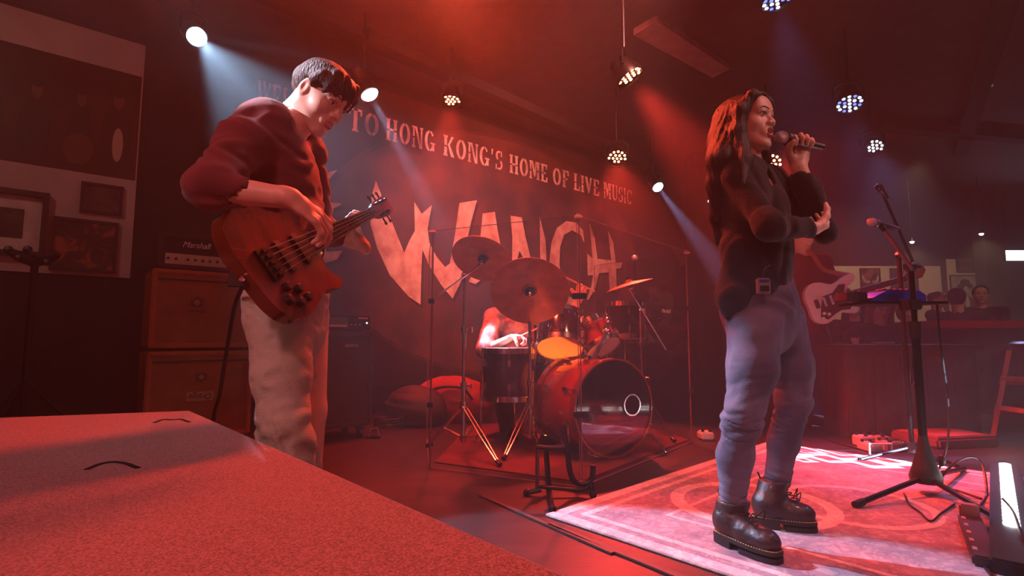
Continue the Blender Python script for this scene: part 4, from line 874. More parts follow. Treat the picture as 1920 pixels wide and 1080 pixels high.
# ================================================================== RUG
rugc = [on_z(1022, 968), on_z(1432, 833), on_z(1858, 882), on_z(1330, 1120)]
e1 = (rugc[1] - rugc[0]); 
vx = e1.normalized(); vy = Vector((vx.y, -vx.x, 0)); Lx = e1.length + .05; Ly = 2.05
rc_ = rugc[0] + vx * Lx / 2 + vy * Ly / 2
def rugmat(c1, c2):
    m = bpy.data.materials.new('faded_persian_rug'); m.use_nodes = True; nt = m.node_tree; b = nt.nodes['Principled BSDF']; b.inputs['Roughness'].default_value = .9; b.inputs['Sheen Weight'].default_value = .2
    N = nt.nodes.new; Lk = nt.links.new; tc = N('ShaderNodeTexCoord')
    def math_(op, a, b_=None, c=None):
        n = N('ShaderNodeMath'); n.operation = op
        for i, x in enumerate((a, b_, c)):
            if x is None: continue
            if isinstance(x, (int, float)): n.inputs[i].default_value = x
            else: Lk(x, n.inputs[i])
        return n.outputs[0]
    wn = N('ShaderNodeTexNoise'); wn.inputs['Scale'].default_value = 9; Lk(tc.outputs['Object'], wn.inputs['Vector'])
    va = N('ShaderNodeVectorMath'); va.operation = 'MULTIPLY_ADD'; Lk(wn.outputs['Color'], va.inputs[0]); va.inputs[1].default_value = (.11, .11, 0); Lk(tc.outputs['Object'], va.inputs[2])
    vo = N('ShaderNodeTexVoronoi'); vo.inputs['Scale'].default_value = 21; vo.feature = 'DISTANCE_TO_EDGE'; Lk(va.outputs[0], vo.inputs['Vector'])
    v2 = N('ShaderNodeTexVoronoi'); v2.inputs['Scale'].default_value = 33; Lk(va.outputs[0], v2.inputs['Vector'])
    no = N('ShaderNodeTexNoise'); no.inputs['Scale'].default_value = 7; no.inputs['Detail'].default_value = 8; no.inputs['Roughness'].default_value = .7; Lk(tc.outputs['Object'], no.inputs['Vector'])
    pat = math_('MULTIPLY', math_('GREATER_THAN', vo.outputs[0], .055), math_('LESS_THAN', v2.outputs[0], .5))
    def ringm(c, r, w):
        s = N('ShaderNodeVectorMath'); s.operation = 'DISTANCE'; Lk(tc.outputs['Object'], s.inputs[0]); s.inputs[1].default_value = (c[0], c[1], .01)
        return math_('LESS_THAN', math_('ABSOLUTE', math_('SUBTRACT', s.outputs['Value'], r)), w)
    rings = math_('MAXIMUM', ringm(c1, .31, .030), ringm(c2, .29, .020))
    sx = N('ShaderNodeSeparateXYZ'); Lk(tc.outputs['Object'], sx.inputs[0])
    ax_ = math_('ABSOLUTE', sx.outputs[0]); ay_ = math_('ABSOLUTE', sx.outputs[1])
    edge = math_('MINIMUM', math_('SUBTRACT', Lx / 2, ax_), math_('SUBTRACT', Ly / 2, ay_))
    band = math_('MULTIPLY', math_('GREATER_THAN', edge, .10), math_('LESS_THAN', edge, .13)); band2 = math_('MULTIPLY', math_('GREATER_THAN', edge, .34), math_('LESS_THAN', edge, .36))
    border = math_('LESS_THAN', edge, .06)
    light = math_('MAXIMUM', math_('MAXIMUM', rings, band), math_('MAXIMUM', band2, border))
    tot = math_('ADD', math_('MULTIPLY', pat, .17), math_('MULTIPLY', light, .42)); wear = math_('SUBTRACT', no.outputs[0], .12); tot = math_('ADD', math_('MULTIPLY', tot, .75), math_('MULTIPLY', wear, .85))
    r = N('ShaderNodeValToRGB'); cr = r.color_ramp; cr.elements[0].position = .15; cr.elements[1].position = .9; cr.elements[0].color = (*lin((92, 70, 88)), 1); cr.elements[1].color = (*lin((226, 204, 192)), 1); e = cr.elements.new(.45); e.color = (*lin((158, 128, 138)), 1)
    Lk(tot, r.inputs[0]); Lk(r.outputs[0], b.inputs['Base Color'])
    bp = N('ShaderNodeBump'); bp.inputs['Strength'].default_value = .4; bp.inputs['Distance'].default_value = .004; n3 = N('ShaderNodeTexNoise'); n3.inputs['Scale'].default_value = 180; Lk(tc.outputs['Object'], n3.inputs['Vector']); Lk(n3.outputs[0], bp.inputs['Height']); Lk(bp.outputs[0], b.inputs['Normal'])
    return m
def toloc(p): d = p - rc_; return (d.dot(vx), d.dot(-vy))
rug = MB(); rug.box((0, 0, .005), (Lx, Ly, .01), None, .003)
ro = rug.build('persian_rug', rugmat(toloc(on_z(1410, 948)), toloc(on_z(1600, 950))), None)
ro.location = rc_; ro.rotation_euler = (0, 0, math.atan2(vx.y, vx.x)); tag(ro, 'faded oriental rug with pale rings under the singer', 'rug')
RZ = .01
# cable channels on the stage floor before the rug
for k, (a, b) in enumerate((((1030, 985), (1300, 1095)), ((900, 930), (1150, 1040)))):
    pa, pb = on_z(*a), on_z(*b); d = pb - pa; mb = MB(); mb.box((pa + pb) / 2 + UP * .004, (d.length, .03 if k == 0 else .02, .008), frame(UP, d), .002)
    tag(mb.build('cable_ramp', mat('cable_ramp_rubber', (70, 44, 42), .5), None, loc=pa), ('low rubber cable strip along the near edge of the rug', 'thin cable strip on dark floor between platform and rug')[k], 'cable strip')

# ================================================================== RIGHT HAND STAGE GEAR
def mic(parent, tip, back, body_m, grille_m, r=.026):
    tip = Vector(tip); back = Vector(back); d = (back - tip).normalized(); L = (back - tip).length
    mb = MB(); mb.ball(tip + d * r * .9, (r, r, r * 1.12), 16, frame(d)); mb.build('grille', grille_m, parent)
    mb = MB(); mb.lathe([(r * .9, r * 1.6), (r * .98, r * 1.8), (r * .98, r * 2.1), (r * .75, r * 2.4), (r * .5, L), (0, L)], tip, d, 18); mb.build('handle', body_m, parent)
steel_grille = mat('steel_mesh_grille', (190, 165, 170), .35, .8, bump=1.0, bscale=700)
sb = on_z(1738, 925, RZ); t = thing('microphone_stand', 'black tripod microphone stand with boom at right of the rug', 'microphone stand', sb)
mb = MB(); mb.lathe([(.062, .05), (.066, .075), (.05, .12), (.032, .18), (.022, .23), (.018, .26), (0, .26)], sb, UP, 20); mb.build('tripod_hub', black_plastic, t)
mb = MB(); mb.tube([sb + Vector((0, 0, .15)), sb + Vector((.06, -.01, .15))], .007, 6); mb.ball(sb + Vector((.068, -.012, .15)), (.014, .02, .028), 10); mb.build('clamp_knob', black_plastic, t)
for px, py in ((1604, 946), (1893, 985), (1806, 879)):
    f = on_z(px, py, RZ + .014); mb = MB(); hub = sb + UP * .075; mb.tube([hub, hub + (f - hub) * .45, f], [.012, .012, .012], 8); mb.build('leg', black_metal, t)
    d = (f - hub).normalized(); mb = MB(); mb.tube([f - d * .05, f + d * .005], .0155, 8); mb.build('rubber_foot', black_plastic, t)
ptop = at(1729, 500, sb.y); ptop.x = sb.x; mb = MB(); mb.cyl(sb + UP * .2, (sb.x, sb.y, .80), .018); mb.build('lower_tube', black_metal, t)
mb = MB(); mb.cyl((sb.x, sb.y, .75), ptop, .012); mb.build('pole', black_metal, t)
mb = MB(); mb.cyl((sb.x, sb.y, .72), (sb.x, sb.y, .80), .024); mb.build('clutch', black_plastic, t); mb = MB(); mb.ball(ptop, .026, 10); mb.cyl(ptop + Vector((-.03, 0, 0)), ptop + Vector((.04, 0, 0)), .014); mb.build('boom_joint', black_plastic, t)
j = at(1709, 502, sb.y - .02); e = at(1659, 432, sb.y - .05)
mb = MB(); mb.tube([ptop, j, e], .0085, 8); mb.build('boom_arm', mat('boom_satin', (170, 110, 112), .3, .8), t)
mb = MB(); mb.tube([e, at(1653, 424, sb.y - .05)], .013, 8); mb.build('mic_clip', black_plastic, t)
mm = thing('microphone', 'silver headed microphone on the boom stand, pointing left', 'microphone', at(1650, 424, sb.y - .05))
mic(mm, at(1629, 415, sb.y - .05), at(1683, 429, sb.y - .02), mat('mic_grey', (110, 92, 98), .35, .6), steel_grille, .021)
# second stand
sb2 = on_z(1712, 868, 0); t = thing('microphone_stand', 'taller thin black boom stand behind the first microphone stand', 'microphone stand', sb2)
for px, py in ((1612, 862), (1804, 878), (1722, 838)):
    f = on_z(px, py, .012); hub = sb2 + UP * .09; mb = MB(); mb.tube([hub, f], .010, 8); mb.ball(f, .013, 8); mb.build('leg', black_metal, t)
pt = Vector((sb2.x, sb2.y, 1.22)); mb = MB(); mb.cyl(sb2 + UP * .05, pt, .013); mb.build('pole', black_metal, t)
mb = MB(); mb.ball(pt, .024, 8); mb.tube([at(1712, 492, sb2.y), at(1652, 356, sb2.y - .1)], .008, 8); mb.build('boom_arm', black_metal, t)
mb = MB(); mb.cyl(sb2 + UP * .06, sb2 + UP * .12, .026); mb.build('tripod_hub', black_plastic, t)
mm = thing('microphone', 'black microphone high on the dark boom against the dark room', 'microphone', at(1652, 352, sb2.y - .1)); mic(mm, at(1644, 346, sb2.y - .1), at(1664, 372, sb2.y - .1), black_plastic, mat('dark_grille', (50, 40, 44), .4, .6), .02)
# tray with blue effects unit clamped to the stand
Yt = sb.y + .10; tr = thing('equipment_tray', 'black tray clamped to the microphone stand at waist height', 'tray', at(1690, 566, Yt))
mb = MB(); a = at(1612, 571, Yt); b = at(1762, 566, Yt); mb.box((a + b) / 2 + Vector((0, .06, 0)), ((b - a).length, .24, .012), frame(UP, b - a), .004); mb.build('tray_top', black_metal, tr)
mb = MB(); mb.box((sb.x, sb.y + .02, b.z - .02), (.06, .08, .05), bev=.006); mb.build('tray_clamp', black_plastic, tr)
bu = thing('effects_unit', 'blue vocal effects unit with silver knobs on the tray', 'effects unit', at(1672, 562, Yt))
c = (a + b) / 2 + Vector((-.02, .05, .03)); zt_ = c.z
blue_m = mat('blue_casing', (30, 60, 190), .35, vary=.05, coat=.3); Rt = frame(UP, b - a)
mb = MB(); P = [(-.13, 0), (.13, 0), (.13, .03), (.10, .052), (-.06, .052), (-.13, .018)]; mb.prism(P, .16, c + Vector((0, .08, -.022)), Matrix(((1, 0, 0), (0, 0, -1), (0, 1, 0)))); mb.build('casing', blue_m, bu)
mb = MB(); mb.box(c + Vector((.02, .01, .034)), (.15, .12, .006), None, .002); mb.build('key_panel', mat('key_panel', (66, 50, 84), .4), bu)
for i in range(5): mb = MB(); mb.box(c + Vector((-.04 + i * .03, -.01, .041)), (.018, .06, .006), None, .002); mb.build('key', mat('key_grey', (120, 100, 140), .5), bu)
un = thing('pedal_controller', 'small dark controller with three silver knobs left of the blue unit', 'controller', at(1635, 555, Yt))
mb = MB(); ca = c + Vector((-.19, .0, .002)); mb.box(ca, (.10, .12, .045), None, .006); mb.build('casing', mat('purple_black', (56, 36, 52), .4), un)
for i in range(3): mb = MB(); p = ca + Vector((-.03 + i * .03, -.03, .022)); mb.lathe([(.010, 0), (.010, .012), (.008, .014), (0, .014)], p, UP, 12); mb.build('knob', chrome, un)
# LED bar on the floor at right edge
la = on_z(1884, 868, .06); lb = on_z(1897, 985, .06); d = (lb - la).normalized(); sd = Vector((-d.y, d.x, 0))
t = thing('led_bar', 'bright white LED bar lying along the right stage edge', 'LED bar', (lb.x, lb.y, 0)); Rl = frame(UP, d); LL = (lb - la).length
mid = (la + lb) / 2 + d * .18; mb = MB(); mb.box(Vector((mid.x, mid.y, .028)), (LL + .46, .12, .055), Rl, .008); mb.build('housing', black_plastic, t)
wl = glow('white_bar_glow', (1.0, .93, .93), 12)
for i in range(22):
    p = la + d * (LL * (i + .5) / 22); mb = MB() if i == 0 else None
    if mb: mb.ball((0, 0, 0), (LL / 22 * .62, .026, .006), 10, Rl); led0 = mb.build('led', wl, None); o = led0
    else: o = led0.copy(); col.objects.link(o)
    o.location = Vector((p.x, p.y, .057)); o.parent = t; o.matrix_parent_inverse = MW[t.name].inverted()
l = area('bar_light', (la + lb) / 2 + UP * .02, (la + lb) / 2 + UP * 2 - sd * .2, 5, (1, .85, .85), LL, .04); l.parent = t; l.matrix_parent_inverse = MW[t.name].inverted()
l.rotation_euler = Rl.to_euler(); l.rotation_euler = (Rl @ Matrix.Rotation(PI, 3, 'X')).to_euler()
# power strip with adapter and its cable
pa = on_z(1820, 985, RZ); pb = on_z(1850, 1062, RZ); d = (pb - pa).normalized(); Rp = frame(UP, d); t = thing('power_strip', 'dark multi socket power strip on rug at lower right', 'power strip', pa)
mb = MB(); mb.box((pa + pb) / 2 + UP * .018, ((pb - pa).length + .05, .07, .034), Rp, .006); mb.build('strip_body', mat('strip_casing', (60, 34, 36), .5), t)
for i in range(5): mb = MB(); p = pa + (pb - pa) * (.1 + .2 * i) + UP * .036; mb.box(p - Rp.col[1] * .022, (.03, .012, .003), Rp); mb.build('socket', mat('socket_pale', (180, 140, 136), .5), t)
mb = MB(); mb.box(pa + UP * .05 + Rp.col[0] * -.02, (.05, .06, .05), Rp, .006); tag(mb.build('power_adapter', mat('adapter_grey', (150, 100, 98), .5), None, loc=pa + UP * .03), 'pale plug adapter in far end of the power strip', 'adapter')
def cable(pts, r, label, z=RZ, nm='cable'):
    mb = MB(); mb.tube(spline(pts, 7), r, 6); return tag(mb.build(nm, cable_mat, None, loc=pts[0]), label, 'cable')
def fz_(px, py, z=None): return on_z(px, py, (RZ if z is None else z) + .006)
cable([fz_(1757, 905), at(1790, 868, 2.62), at(1822, 857, 2.62), at(1842, 872, 2.6), fz_(1850, 925), fz_(1838, 948), fz_(1825, 968)], .006, 'black cable arching from the stand foot to the power strip')
cable([at(1757, 570, sb.y + .1), at(1764, 650, sb.y + .1), at(1776, 740, sb.y + .1), at(1779, 800, sb.y + .1), at(1772, 850, sb.y + .1), fz_(1755, 905), fz_(1800, 921), fz_(1840, 935)], .005, 'thin cable hanging straight beside the microphone stand')
cable([fz_(1695, 925), fz_(1705, 945), fz_(1725, 960), fz_(1745, 977), fz_(1765, 962), fz_(1790, 945)], .004, 'thin cable zigzag on rug before the stand')
cable([fz_(1545, 822, 0), fz_(1590, 836, 0), fz_(1640, 845, 0), fz_(1668, 842, 0)], .006, 'dark cable on floor leading to the pedals')
cable([fz_(1845, 1058), fz_(1856, 1075), fz_(1880, 1092), fz_(1910, 1100)], .006, 'cable leaving the near end of the power strip')
cable([at(1716, 600, sb.y), at(1712, 660, sb.y + .03), at(1708, 720, sb.y + .02), at(1722, 705, sb.y), Vector((sb.x, sb.y, .62))], .004, 'cable looped around the pole of the microphone stand')
cable([fz_(1880, 935, .056), fz_(1900, 960, .056), fz_(1918, 1010, .056), fz_(1935, 1050, 0)], .005, 'thin cable lying over the end of the LED bar')
# effects pedals on the floor
pc = on_z(1663, 845, 0); t = thing('effects_pedals', 'cluster of small silver effects pedals on the floor behind the rug', 'pedals', pc)
rp = random.Random(4)
for i, (dx, dy, w, dep, h, cm) in enumerate(((-.11, 0, .09, .13, .05, 'a'), (.0, 0, .09, .12, .06, 'b'), (.10, .02, .08, .12, .05, 'c'), (-.05, .15, .10, .1, .07, 'a'), (.07, .16, .1, .1, .065, 'b'))):
    mb = MB(); mb.box(pc + Vector((dx, dy, h / 2)), (w, dep, h), None, .008); pd = mb.build('pedal', mat('pedal_' + cm, {'a': (200, 180, 176), 'b': (150, 120, 110), 'c': (90, 90, 60)}[cm], .35, .3), t)
    mb = MB(); mb.cyl(pc + Vector((dx, dy - dep * .25, h - .002)), pc + Vector((dx, dy - dep * .25, h + .014)), .012); 
    for s in (-1, 1): mb.cyl(pc + Vector((dx + s * w * .28, dy + dep * .25, h - .002)), pc + Vector((dx + s * w * .28, dy + dep * .25, h + .016)), .009)
    k_ = mb.build('pedal_knobs', black_plastic if cm != 'c' else chrome, pd); k_['kind'] = 'stuff'
mb = MB(); mb.tube([pc + Vector((-.17, -.09, .0)), pc + Vector((-.17, -.09, .06)), pc + Vector((-.03, -.09, .06)), pc + Vector((-.03, -.09, .0))], .006, 6); mb.build('wire_frame', mat('pale_wire', (230, 224, 220), .3), t)
pc = on_z(1323, 824, 0); t = thing('small_pedal', 'small white effects pedal on the floor beside the shield corner', 'pedal', pc)
mb = MB(); mb.box(pc + UP * .03, (.09, .11, .055), None, .01); mb.build('pedal_box', white_plastic, t)
for s in (-1, 1): mb = MB(); mb.cyl(pc + Vector((s * .025, -.02, .056)), pc + Vector((s * .025, -.02, .075)), .011); mb.build('knob', black_plastic, t)
# low case
pc = on_z(1815, 842, 0); t = thing('equipment_case', 'low flat reddish case on floor behind the right microphone stand', 'case', pc)
mb = MB(); mb.box(pc + Vector((0, .2, .035)), (.5, .36, .07), Matrix.Rotation(.2, 3, 'Z'), .015); mb.build('case_body', mat('case_maroon', (96, 40, 42), .6), t)
mb = MB(); mb.box(pc + Vector((0, .2, .072)), (.44, .30, .008), Matrix.Rotation(.2, 3, 'Z'), .003); mb.build('case_lid', mat('case_lid', (124, 58, 56), .6), t)
# bar stool cut by right edge
Ys = 3.55; cx = at(1965, 700, Ys).x; t = thing('bar_stool', 'red lit wooden bar stool cut by the right edge', 'stool', (cx, Ys, 0)); wood = mat('stool_wood', (150, 70, 54), .5, vary=.2, stretch=(1, 1, .2))
for sx in (-1, 1):
    for sy in (-1, 1): mb = MB(); mb.tube([Vector((cx + sx * .235, Ys + sy * .2, 0.0)), Vector((cx + sx * .13, Ys + sy * .12, .64))], .019, 4); mb.build('leg', wood, t)
for z, k in ((.22, .2), (.42, .17)):
    for sx in (-1, 1): mb = MB(); mb.box((cx, Ys + sx * (k * .9), z), (k * 2 + .02, .02, .03)); mb.box((cx + sx * k, Ys, z + .03), (.02, k * 1.8, .03)); mb.build('rung', wood, t)
mb = MB(); mb.lathe([(0, .64), (.17, .64), (.18, .655), (.18, .685), (.16, .70), (0, .70)], (cx, Ys, 0), UP, 28); mb.build('seat', mat('stool_seat', (60, 44, 50), .4), t)
# black speaker stand at left in front of the board
pp = at(66, 486, 2.9); t = thing('light_stand', 'black tripod stand with clamps in front of the left pictures', 'stand', (pp.x, pp.y, 0))
mb = MB(); mb.cyl((pp.x, pp.y, .1), (pp.x, pp.y, pp.z + .02), .018); mb.build('pole', black_metal, t)
for a in (30, 150, 270): d = Vector((math.cos(R(a)), math.sin(R(a)), 0)); mb = MB(); mb.tube([Vector((pp.x, pp.y, .5)), Vector((pp.x, pp.y, .012)) + d * .42], .012); mb.build('leg', black_metal, t)
mb = MB(); mb.tube([at(14, 470, 2.9), at(40, 482, 2.9), at(66, 492, 2.9), at(96, 486, 2.9), at(112, 476, 2.9)], [.02, .03, .03, .022, .012], 8)
for px, py in ((16, 468), (52, 468), (88, 492), (36, 484)): mb.ball(at(px, py, 2.88), .022, 8)
mb.build('cross_clamp', black_plastic, t)

# ================================================================== BAR AREA
bar_wood = mat('bar_front_wood', (74, 34, 28), .55, vary=.25, vscale=2, stretch=(6, 6, 1)); top_red = mat('bar_top_red', (150, 44, 42), .35, vary=.1)
a = on_z(1592, 822); b = on_z(1842, 822); hz = .665
t = thing('low_counter', 'dark brown low counter with drinks behind the microphone stands', 'counter', ((a.x + b.x) / 2, a.y, 0))
mb = MB(); mb.box(((a.x + b.x) / 2, a.y + .15, hz / 2 - .01), (b.x - a.x, .3, hz - .03)); mb.build('counter_body', bar_wood, t)
mb = MB(); mb.box(((a.x + b.x) / 2, a.y + .16, hz - .01), (b.x - a.x + .06, .42, .04), None, .008); mb.build('counter_top', mat('counter_top_dark', (58, 30, 28), .3), t)
n_ = 5
for i in range(n_): mb = MB(); w = (b.x - a.x) / n_; mb.box((a.x + w * (i + .5), a.y - .004, hz / 2 - .02), (w - .03, .012, hz - .12), None, .003); mb.build('front_panel', bar_wood, t)
for px, rgb, lab in ((1604, (220, 200, 190), 'small white cup at left end of the low counter'), (1650, (214, 196, 186), 'pale dish in the middle of the low counter'), (1666, (220, 206, 196), 'white folded napkin on the low counter')):
    x = at(px, 645, a.y + .12).x; mb = MB(); k = .03 if 'cup' in lab else .05; mb.lathe([(k * .7, 0), (k, .05 if k < .04 else .018), (k * .9, .05 if k < .04 else .018), (k * .6, .006), (0, .006)], (x, a.y + .12, hz + .0105), UP, 16)
    nm = 'cup' if 'cup' in lab else ('dish' if 'dish' in lab else 'napkin'); tag(mb.build(nm, mat('ware_' + nm, rgb, .4), None, loc=(x, a.y + .12, hz + .01)), lab, nm)
Yb = 5.1; x0 = at(1752, 610, Yb).x; x1 = at(2100, 610, Yb).x; z1 = at(1850, 601, Yb).z; z0 = at(1850, 617, Yb).z
t = thing('bar_counter', 'long dark bar counter with a red lit edge at right', 'bar counter', ((x0 + x1) / 2, Yb, 0))
mb = MB(); mb.box(((x0 + x1) / 2, Yb + .3, (z0) / 2), (x1 - x0 - .1, .5, z0)); mb.build('counter_body', bar_wood, t)
mb = MB(); mb.box(((x0 + x1) / 2, Yb + .28, (z0 + z1) / 2), (x1 - x0, .62, z1 - z0), None, .01); mb.build('counter_top', top_red, t)
l = spot('bar_red_spot', at(1850, 250, 4.4), at(1850, 605, 5.0), 40, RED, 50, .6); l.parent = t; l.matrix_parent_inverse = MW[t.name].inverted()
# pale wooden stool behind the guitarist
Yc = 4.75; t = thing('slatted_chair', 'pale low slatted chair beyond the second guitarist', 'chair', (at(1570, 700, Yc).x, Yc, 0)); cw = mat('pale_chair_wood', (160, 110, 104), .5)
X0 = at(1534, 700, Yc).x; X1 = at(1600, 700, Yc).x
for x in (X0, X1):
    for y, h in ((Yc, .46), (Yc + .34, .52)): mb = MB(); mb.box((x, y, h / 2), (.03, .03, h), None, .004); mb.build('leg', cw, t)
for z, y, hh in ((.505, Yc + .34, .04), (.28, Yc, .03), (.215, Yc, .035)): mb = MB(); mb.box(((X0 + X1) / 2, y, z), (X1 - X0, .03, hh)); mb.build('rail', cw, t)
for i in range(5): mb = MB(); mb.box(((X0 + X1) / 2, Yc + .03 + i * .07, .325), (X1 - X0 + .03, .05, .018), None, .003); mb.build('slat', cw, t)
pg = on_z(1668, 768, 0); mb = MB(); mb.box((pg.x, pg.y, .09), (.26, .18, .17), None, .02); mb.box((pg.x, pg.y, .185), (.2, .13, .03), None, .01); tag(mb.build('green_crate', mat('green_crate', (70, 84, 50), .6), None, loc=(pg.x, pg.y, 0)), 'small dull green box on floor by the low counter', 'box')
# projector lamp that throws the white tangled pattern on the rug
gt = on_z(1640, 868, RZ); gp0 = Vector((3.4, -1.0, 3.1)); t = thing('pattern_projector', 'spotlight above the frame throwing a white square pattern on the rug', 'spotlight', gp0); d = (gt - gp0).normalized()
mb = MB(); mb.lathe([(0, -.25), (.07, -.25), (.08, -.2), (.08, 0), (.06, .03), (0, .02)], gp0, d, 20); mb.build('housing', black_metal, t); mb = MB(); mb.cyl(gp0 - d * .1, Vector((gp0.x, gp0.y, CEIL)) , .012); mb.build('hanging_rod', black_metal, t)
l = spot('pattern_beam', gp0 + d * .05, gt, 15000, (.62, .72, 1.0), 20, .05, .004); l.parent = t; l.matrix_parent_inverse = MW[t.name].inverted()
l.rotation_euler = frame(-d, Vector((1, 0, 0))).to_euler()
ld = l.data; ld.use_nodes = True; nt = ld.node_tree; em = nt.nodes['Emission']; N = nt.nodes.new; Lk = nt.links.new
tc = N('ShaderNodeTexCoord'); sx = N('ShaderNodeSeparateXYZ'); Lk(tc.outputs['Normal'], sx.inputs[0])
def mth(op, a, b=None):
    n = N('ShaderNodeMath'); n.operation = op
    for i, x in enumerate((a, b)):
        if x is None: continue
        if isinstance(x, (int, float)): n.inputs[i].default_value = x
        else: Lk(x, n.inputs[i])
    return n.outputs[0]
U = mth('DIVIDE', sx.outputs[0], mth('MULTIPLY', mth('ABSOLUTE', sx.outputs[2]), .52)); V = mth('DIVIDE', sx.outputs[1], mth('MULTIPLY', mth('ABSOLUTE', sx.outputs[2]), .45))
def sq(cu, cv, h, w):
    m = mth('MAXIMUM', mth('ABSOLUTE', mth('SUBTRACT', U, cu)), mth('ABSOLUTE', mth('SUBTRACT', V, cv))); return mth('LESS_THAN', mth('ABSOLUTE', mth('SUBTRACT', m, h)), w)
tot = None
for cu, cv, h, w in ((-.105, .055, .016, .006), (-.06, .03, .022, .007), (-.045, .085, .02, .003), (-.01, .0, .024, .008), (.012, .07, .02, .003), (.045, .015, .024, .009), (.085, -.0, .02, .008), (.06, .075, .018, .004), (-.12, .02, .012, .004)):
    s = sq(cu, cv, h, w); tot = s if tot is None else mth('MAXIMUM', tot, s)
Lk(mth('MULTIPLY', tot, 1.0), em.inputs['Strength'])

# ================================================================== PEOPLE
def basis(f, u):
    f = Vector(f).normalized(); u = Vector(u); u = (u - f * u.dot(f)).normalized(); r = f.cross(u)
    return Matrix((r, f, u)).transposed()       # columns: person's right, forward, up
def head_field(c, Rm, sc=1.0, mouth=0.0, h=.0038, female=False, neck=None):
    """head about 0.225 m high, local origin between the ears"""
    pts = [Vector(c) + Rm @ Vector((x, y, z)) * sc for x in (-.1, .1) for y in (-.12, .14) for z in (-.14, .14)]
    if neck: pts += [Vector(neck)]
    lo, hi = bounds(pts, .05 if neck else .02); F = SDF(lo, hi, h); F.setT(c, Rm, sc)
    F.ell((0, -.012, .035), (.074, .094, .078), k=.02)
    F.ell((0, .024, -.012), (.064, .066, .088), k=.025)
    for s in (-1, 1):
        F.cap((s * (.045 if female else .050), -.005, -.045), (s * .016, .066, -.094), .022 if female else .024, .013, .03)
        F.ell((s * .038, .052, -.022), (.024, .026, .022), k=.02)
        F.cap((s * .012, .082, .028), (s * .045, .066, .03), .012, .010, .015)
        F.ell((s * .031, .091, .006), (.016, .012, .010), k=.012, sub=True)
        F.ell((s * .031, .073, .009), (.0145, .012, .0095), k=.006)
        F.chain([(s * .017, .083, .012), (s * .025, .0865, .0185), (s * .036, .0845, .0185), (s * .046, .075, .012)], [.002, .0035, .0035, .002], .002)
        F.ell((s * .074, -.006, -.004), (.008, .018, .031), Matrix.Rotation(.15 * s, 3, 'Z'), k=.006)
        F.ell((s * .080, -.001, .0), (.005, .009, .018), k=.004, sub=True)
    F.ell((0, .072, -.098), (.019, .015, .014), k=.018)
    F.ell((0, .070, .055), (.05, .02, .035), k=.03)
    F.cap((0, .084, .014), (0, .104, -.023), .0065, .0092, .010)
    for s in (-1, 1): F.ell((s * .012, .096, -.026), (.0085, .010, .008), k=.007); F.ell((s * .007, .104, -.035), (.0035, .005, .003), k=.003, sub=True)
    F.ell((0, .078, -.055), (.030, .018, .026), k=.014)
    if mouth:
        F.ell((0, .092, -.058), (.017, .022, .006 + .010 * mouth), k=.004, sub=True)
    else: F.cap((-.02, .094, -.056), (.02, .094, -.056), .002, k=.004, sub=True)
    F.setT()
    if neck: F.cap(Vector(c) + Rm @ Vector((0, -.03, -.05)) * sc, neck, .054 * sc, .058 * sc, .03)
    return F
def face_features(par, c, Rm, sc=1.0, mouth=0.0, brow=True, lips=True, F=None):
    c = Vector(c); L = lambda x, y, z: c + Rm @ Vector((x, y, z)) * sc
    S = lambda x, z, o=.0008: L(x, F.surf(c, Rm, sc, x, z) + o, z)
    for s in (-1, 1):
        mb = MB(); mb.ball(L(s * .031, .0750, .008), .0122 * sc, 14); ey = mb.build('eye', eye_white, par)
        mb = MB(); mb.ball(L(s * .031, .0842, .0075), (.0058 * sc, .0036 * sc, .0058 * sc), 12, Rm); mb.build('iris', iris_mat, ey)
        mb = MB(); mb.tube(spline([S(s * .018, .0105), S(s * .025, .0145), S(s * .036, .0145), S(s * .046, .0095)], 4), [.0014 * sc] * 12 + [.0008], 6); mb.build('eyelashes', hair_blk, par)
        if brow:
            mb = MB(); pts = spline([S(s * .013, .027), S(s * .024, .032), S(s * .037, .0335), S(s * .049, .028)], 4); mb.tube(pts, [.0019 * sc] * (len(pts) - 4) + [.0016 * sc, .0013 * sc, .0009 * sc, .0005 * sc], 6); mb.build('eyebrow', hair_blk, par)
    if lips:
        o = .004 + .009 * mouth
        mb = MB(); pts = spline([L(-.024, .084, -.056 - o * .2), L(-.012, .0955, -.051 + o * .4), L(0, .0985, -.0525 + o * .5), L(.012, .0955, -.051 + o * .4), L(.024, .084, -.056 - o * .2)], 5); n = len(pts)
        mb.tube(pts, [(.0012 + .0024 * math.sin(PI * i / (n - 1))) * sc for i in range(n)], 8); mb.build('upper_lip', lip_mat, par)
        mb = MB(); pts = spline([L(-.023, .084, -.058 - o * .4), L(-.012, .094, -.063 - o * .9), L(0, .0965, -.0645 - o), L(.012, .094, -.063 - o * .9), L(.023, .084, -.058 - o * .4)], 5)
        mb.tube(pts, [(.0012 + .0032 * math.sin(PI * i / (n - 1))) * sc for i in range(n)], 8); mb.build('lower_lip', lip_mat, par)
    if mouth:
        mb = MB(); mb.ball(L(0, .070, -.058), (.018 * sc, .012 * sc, (.006 + .009 * mouth) * sc), 12, Rm); mb.build('mouth_cavity', mat('mouth_dark', (40, 10, 12), .5), par)
        mb = MB(); mb.box(L(0, .083, -.0515 + .004 * mouth), (.022 * sc, .006 * sc, .006 * sc), Rm, .001); mb.build('teeth', mat('teeth', (230, 220, 205), .3), par)
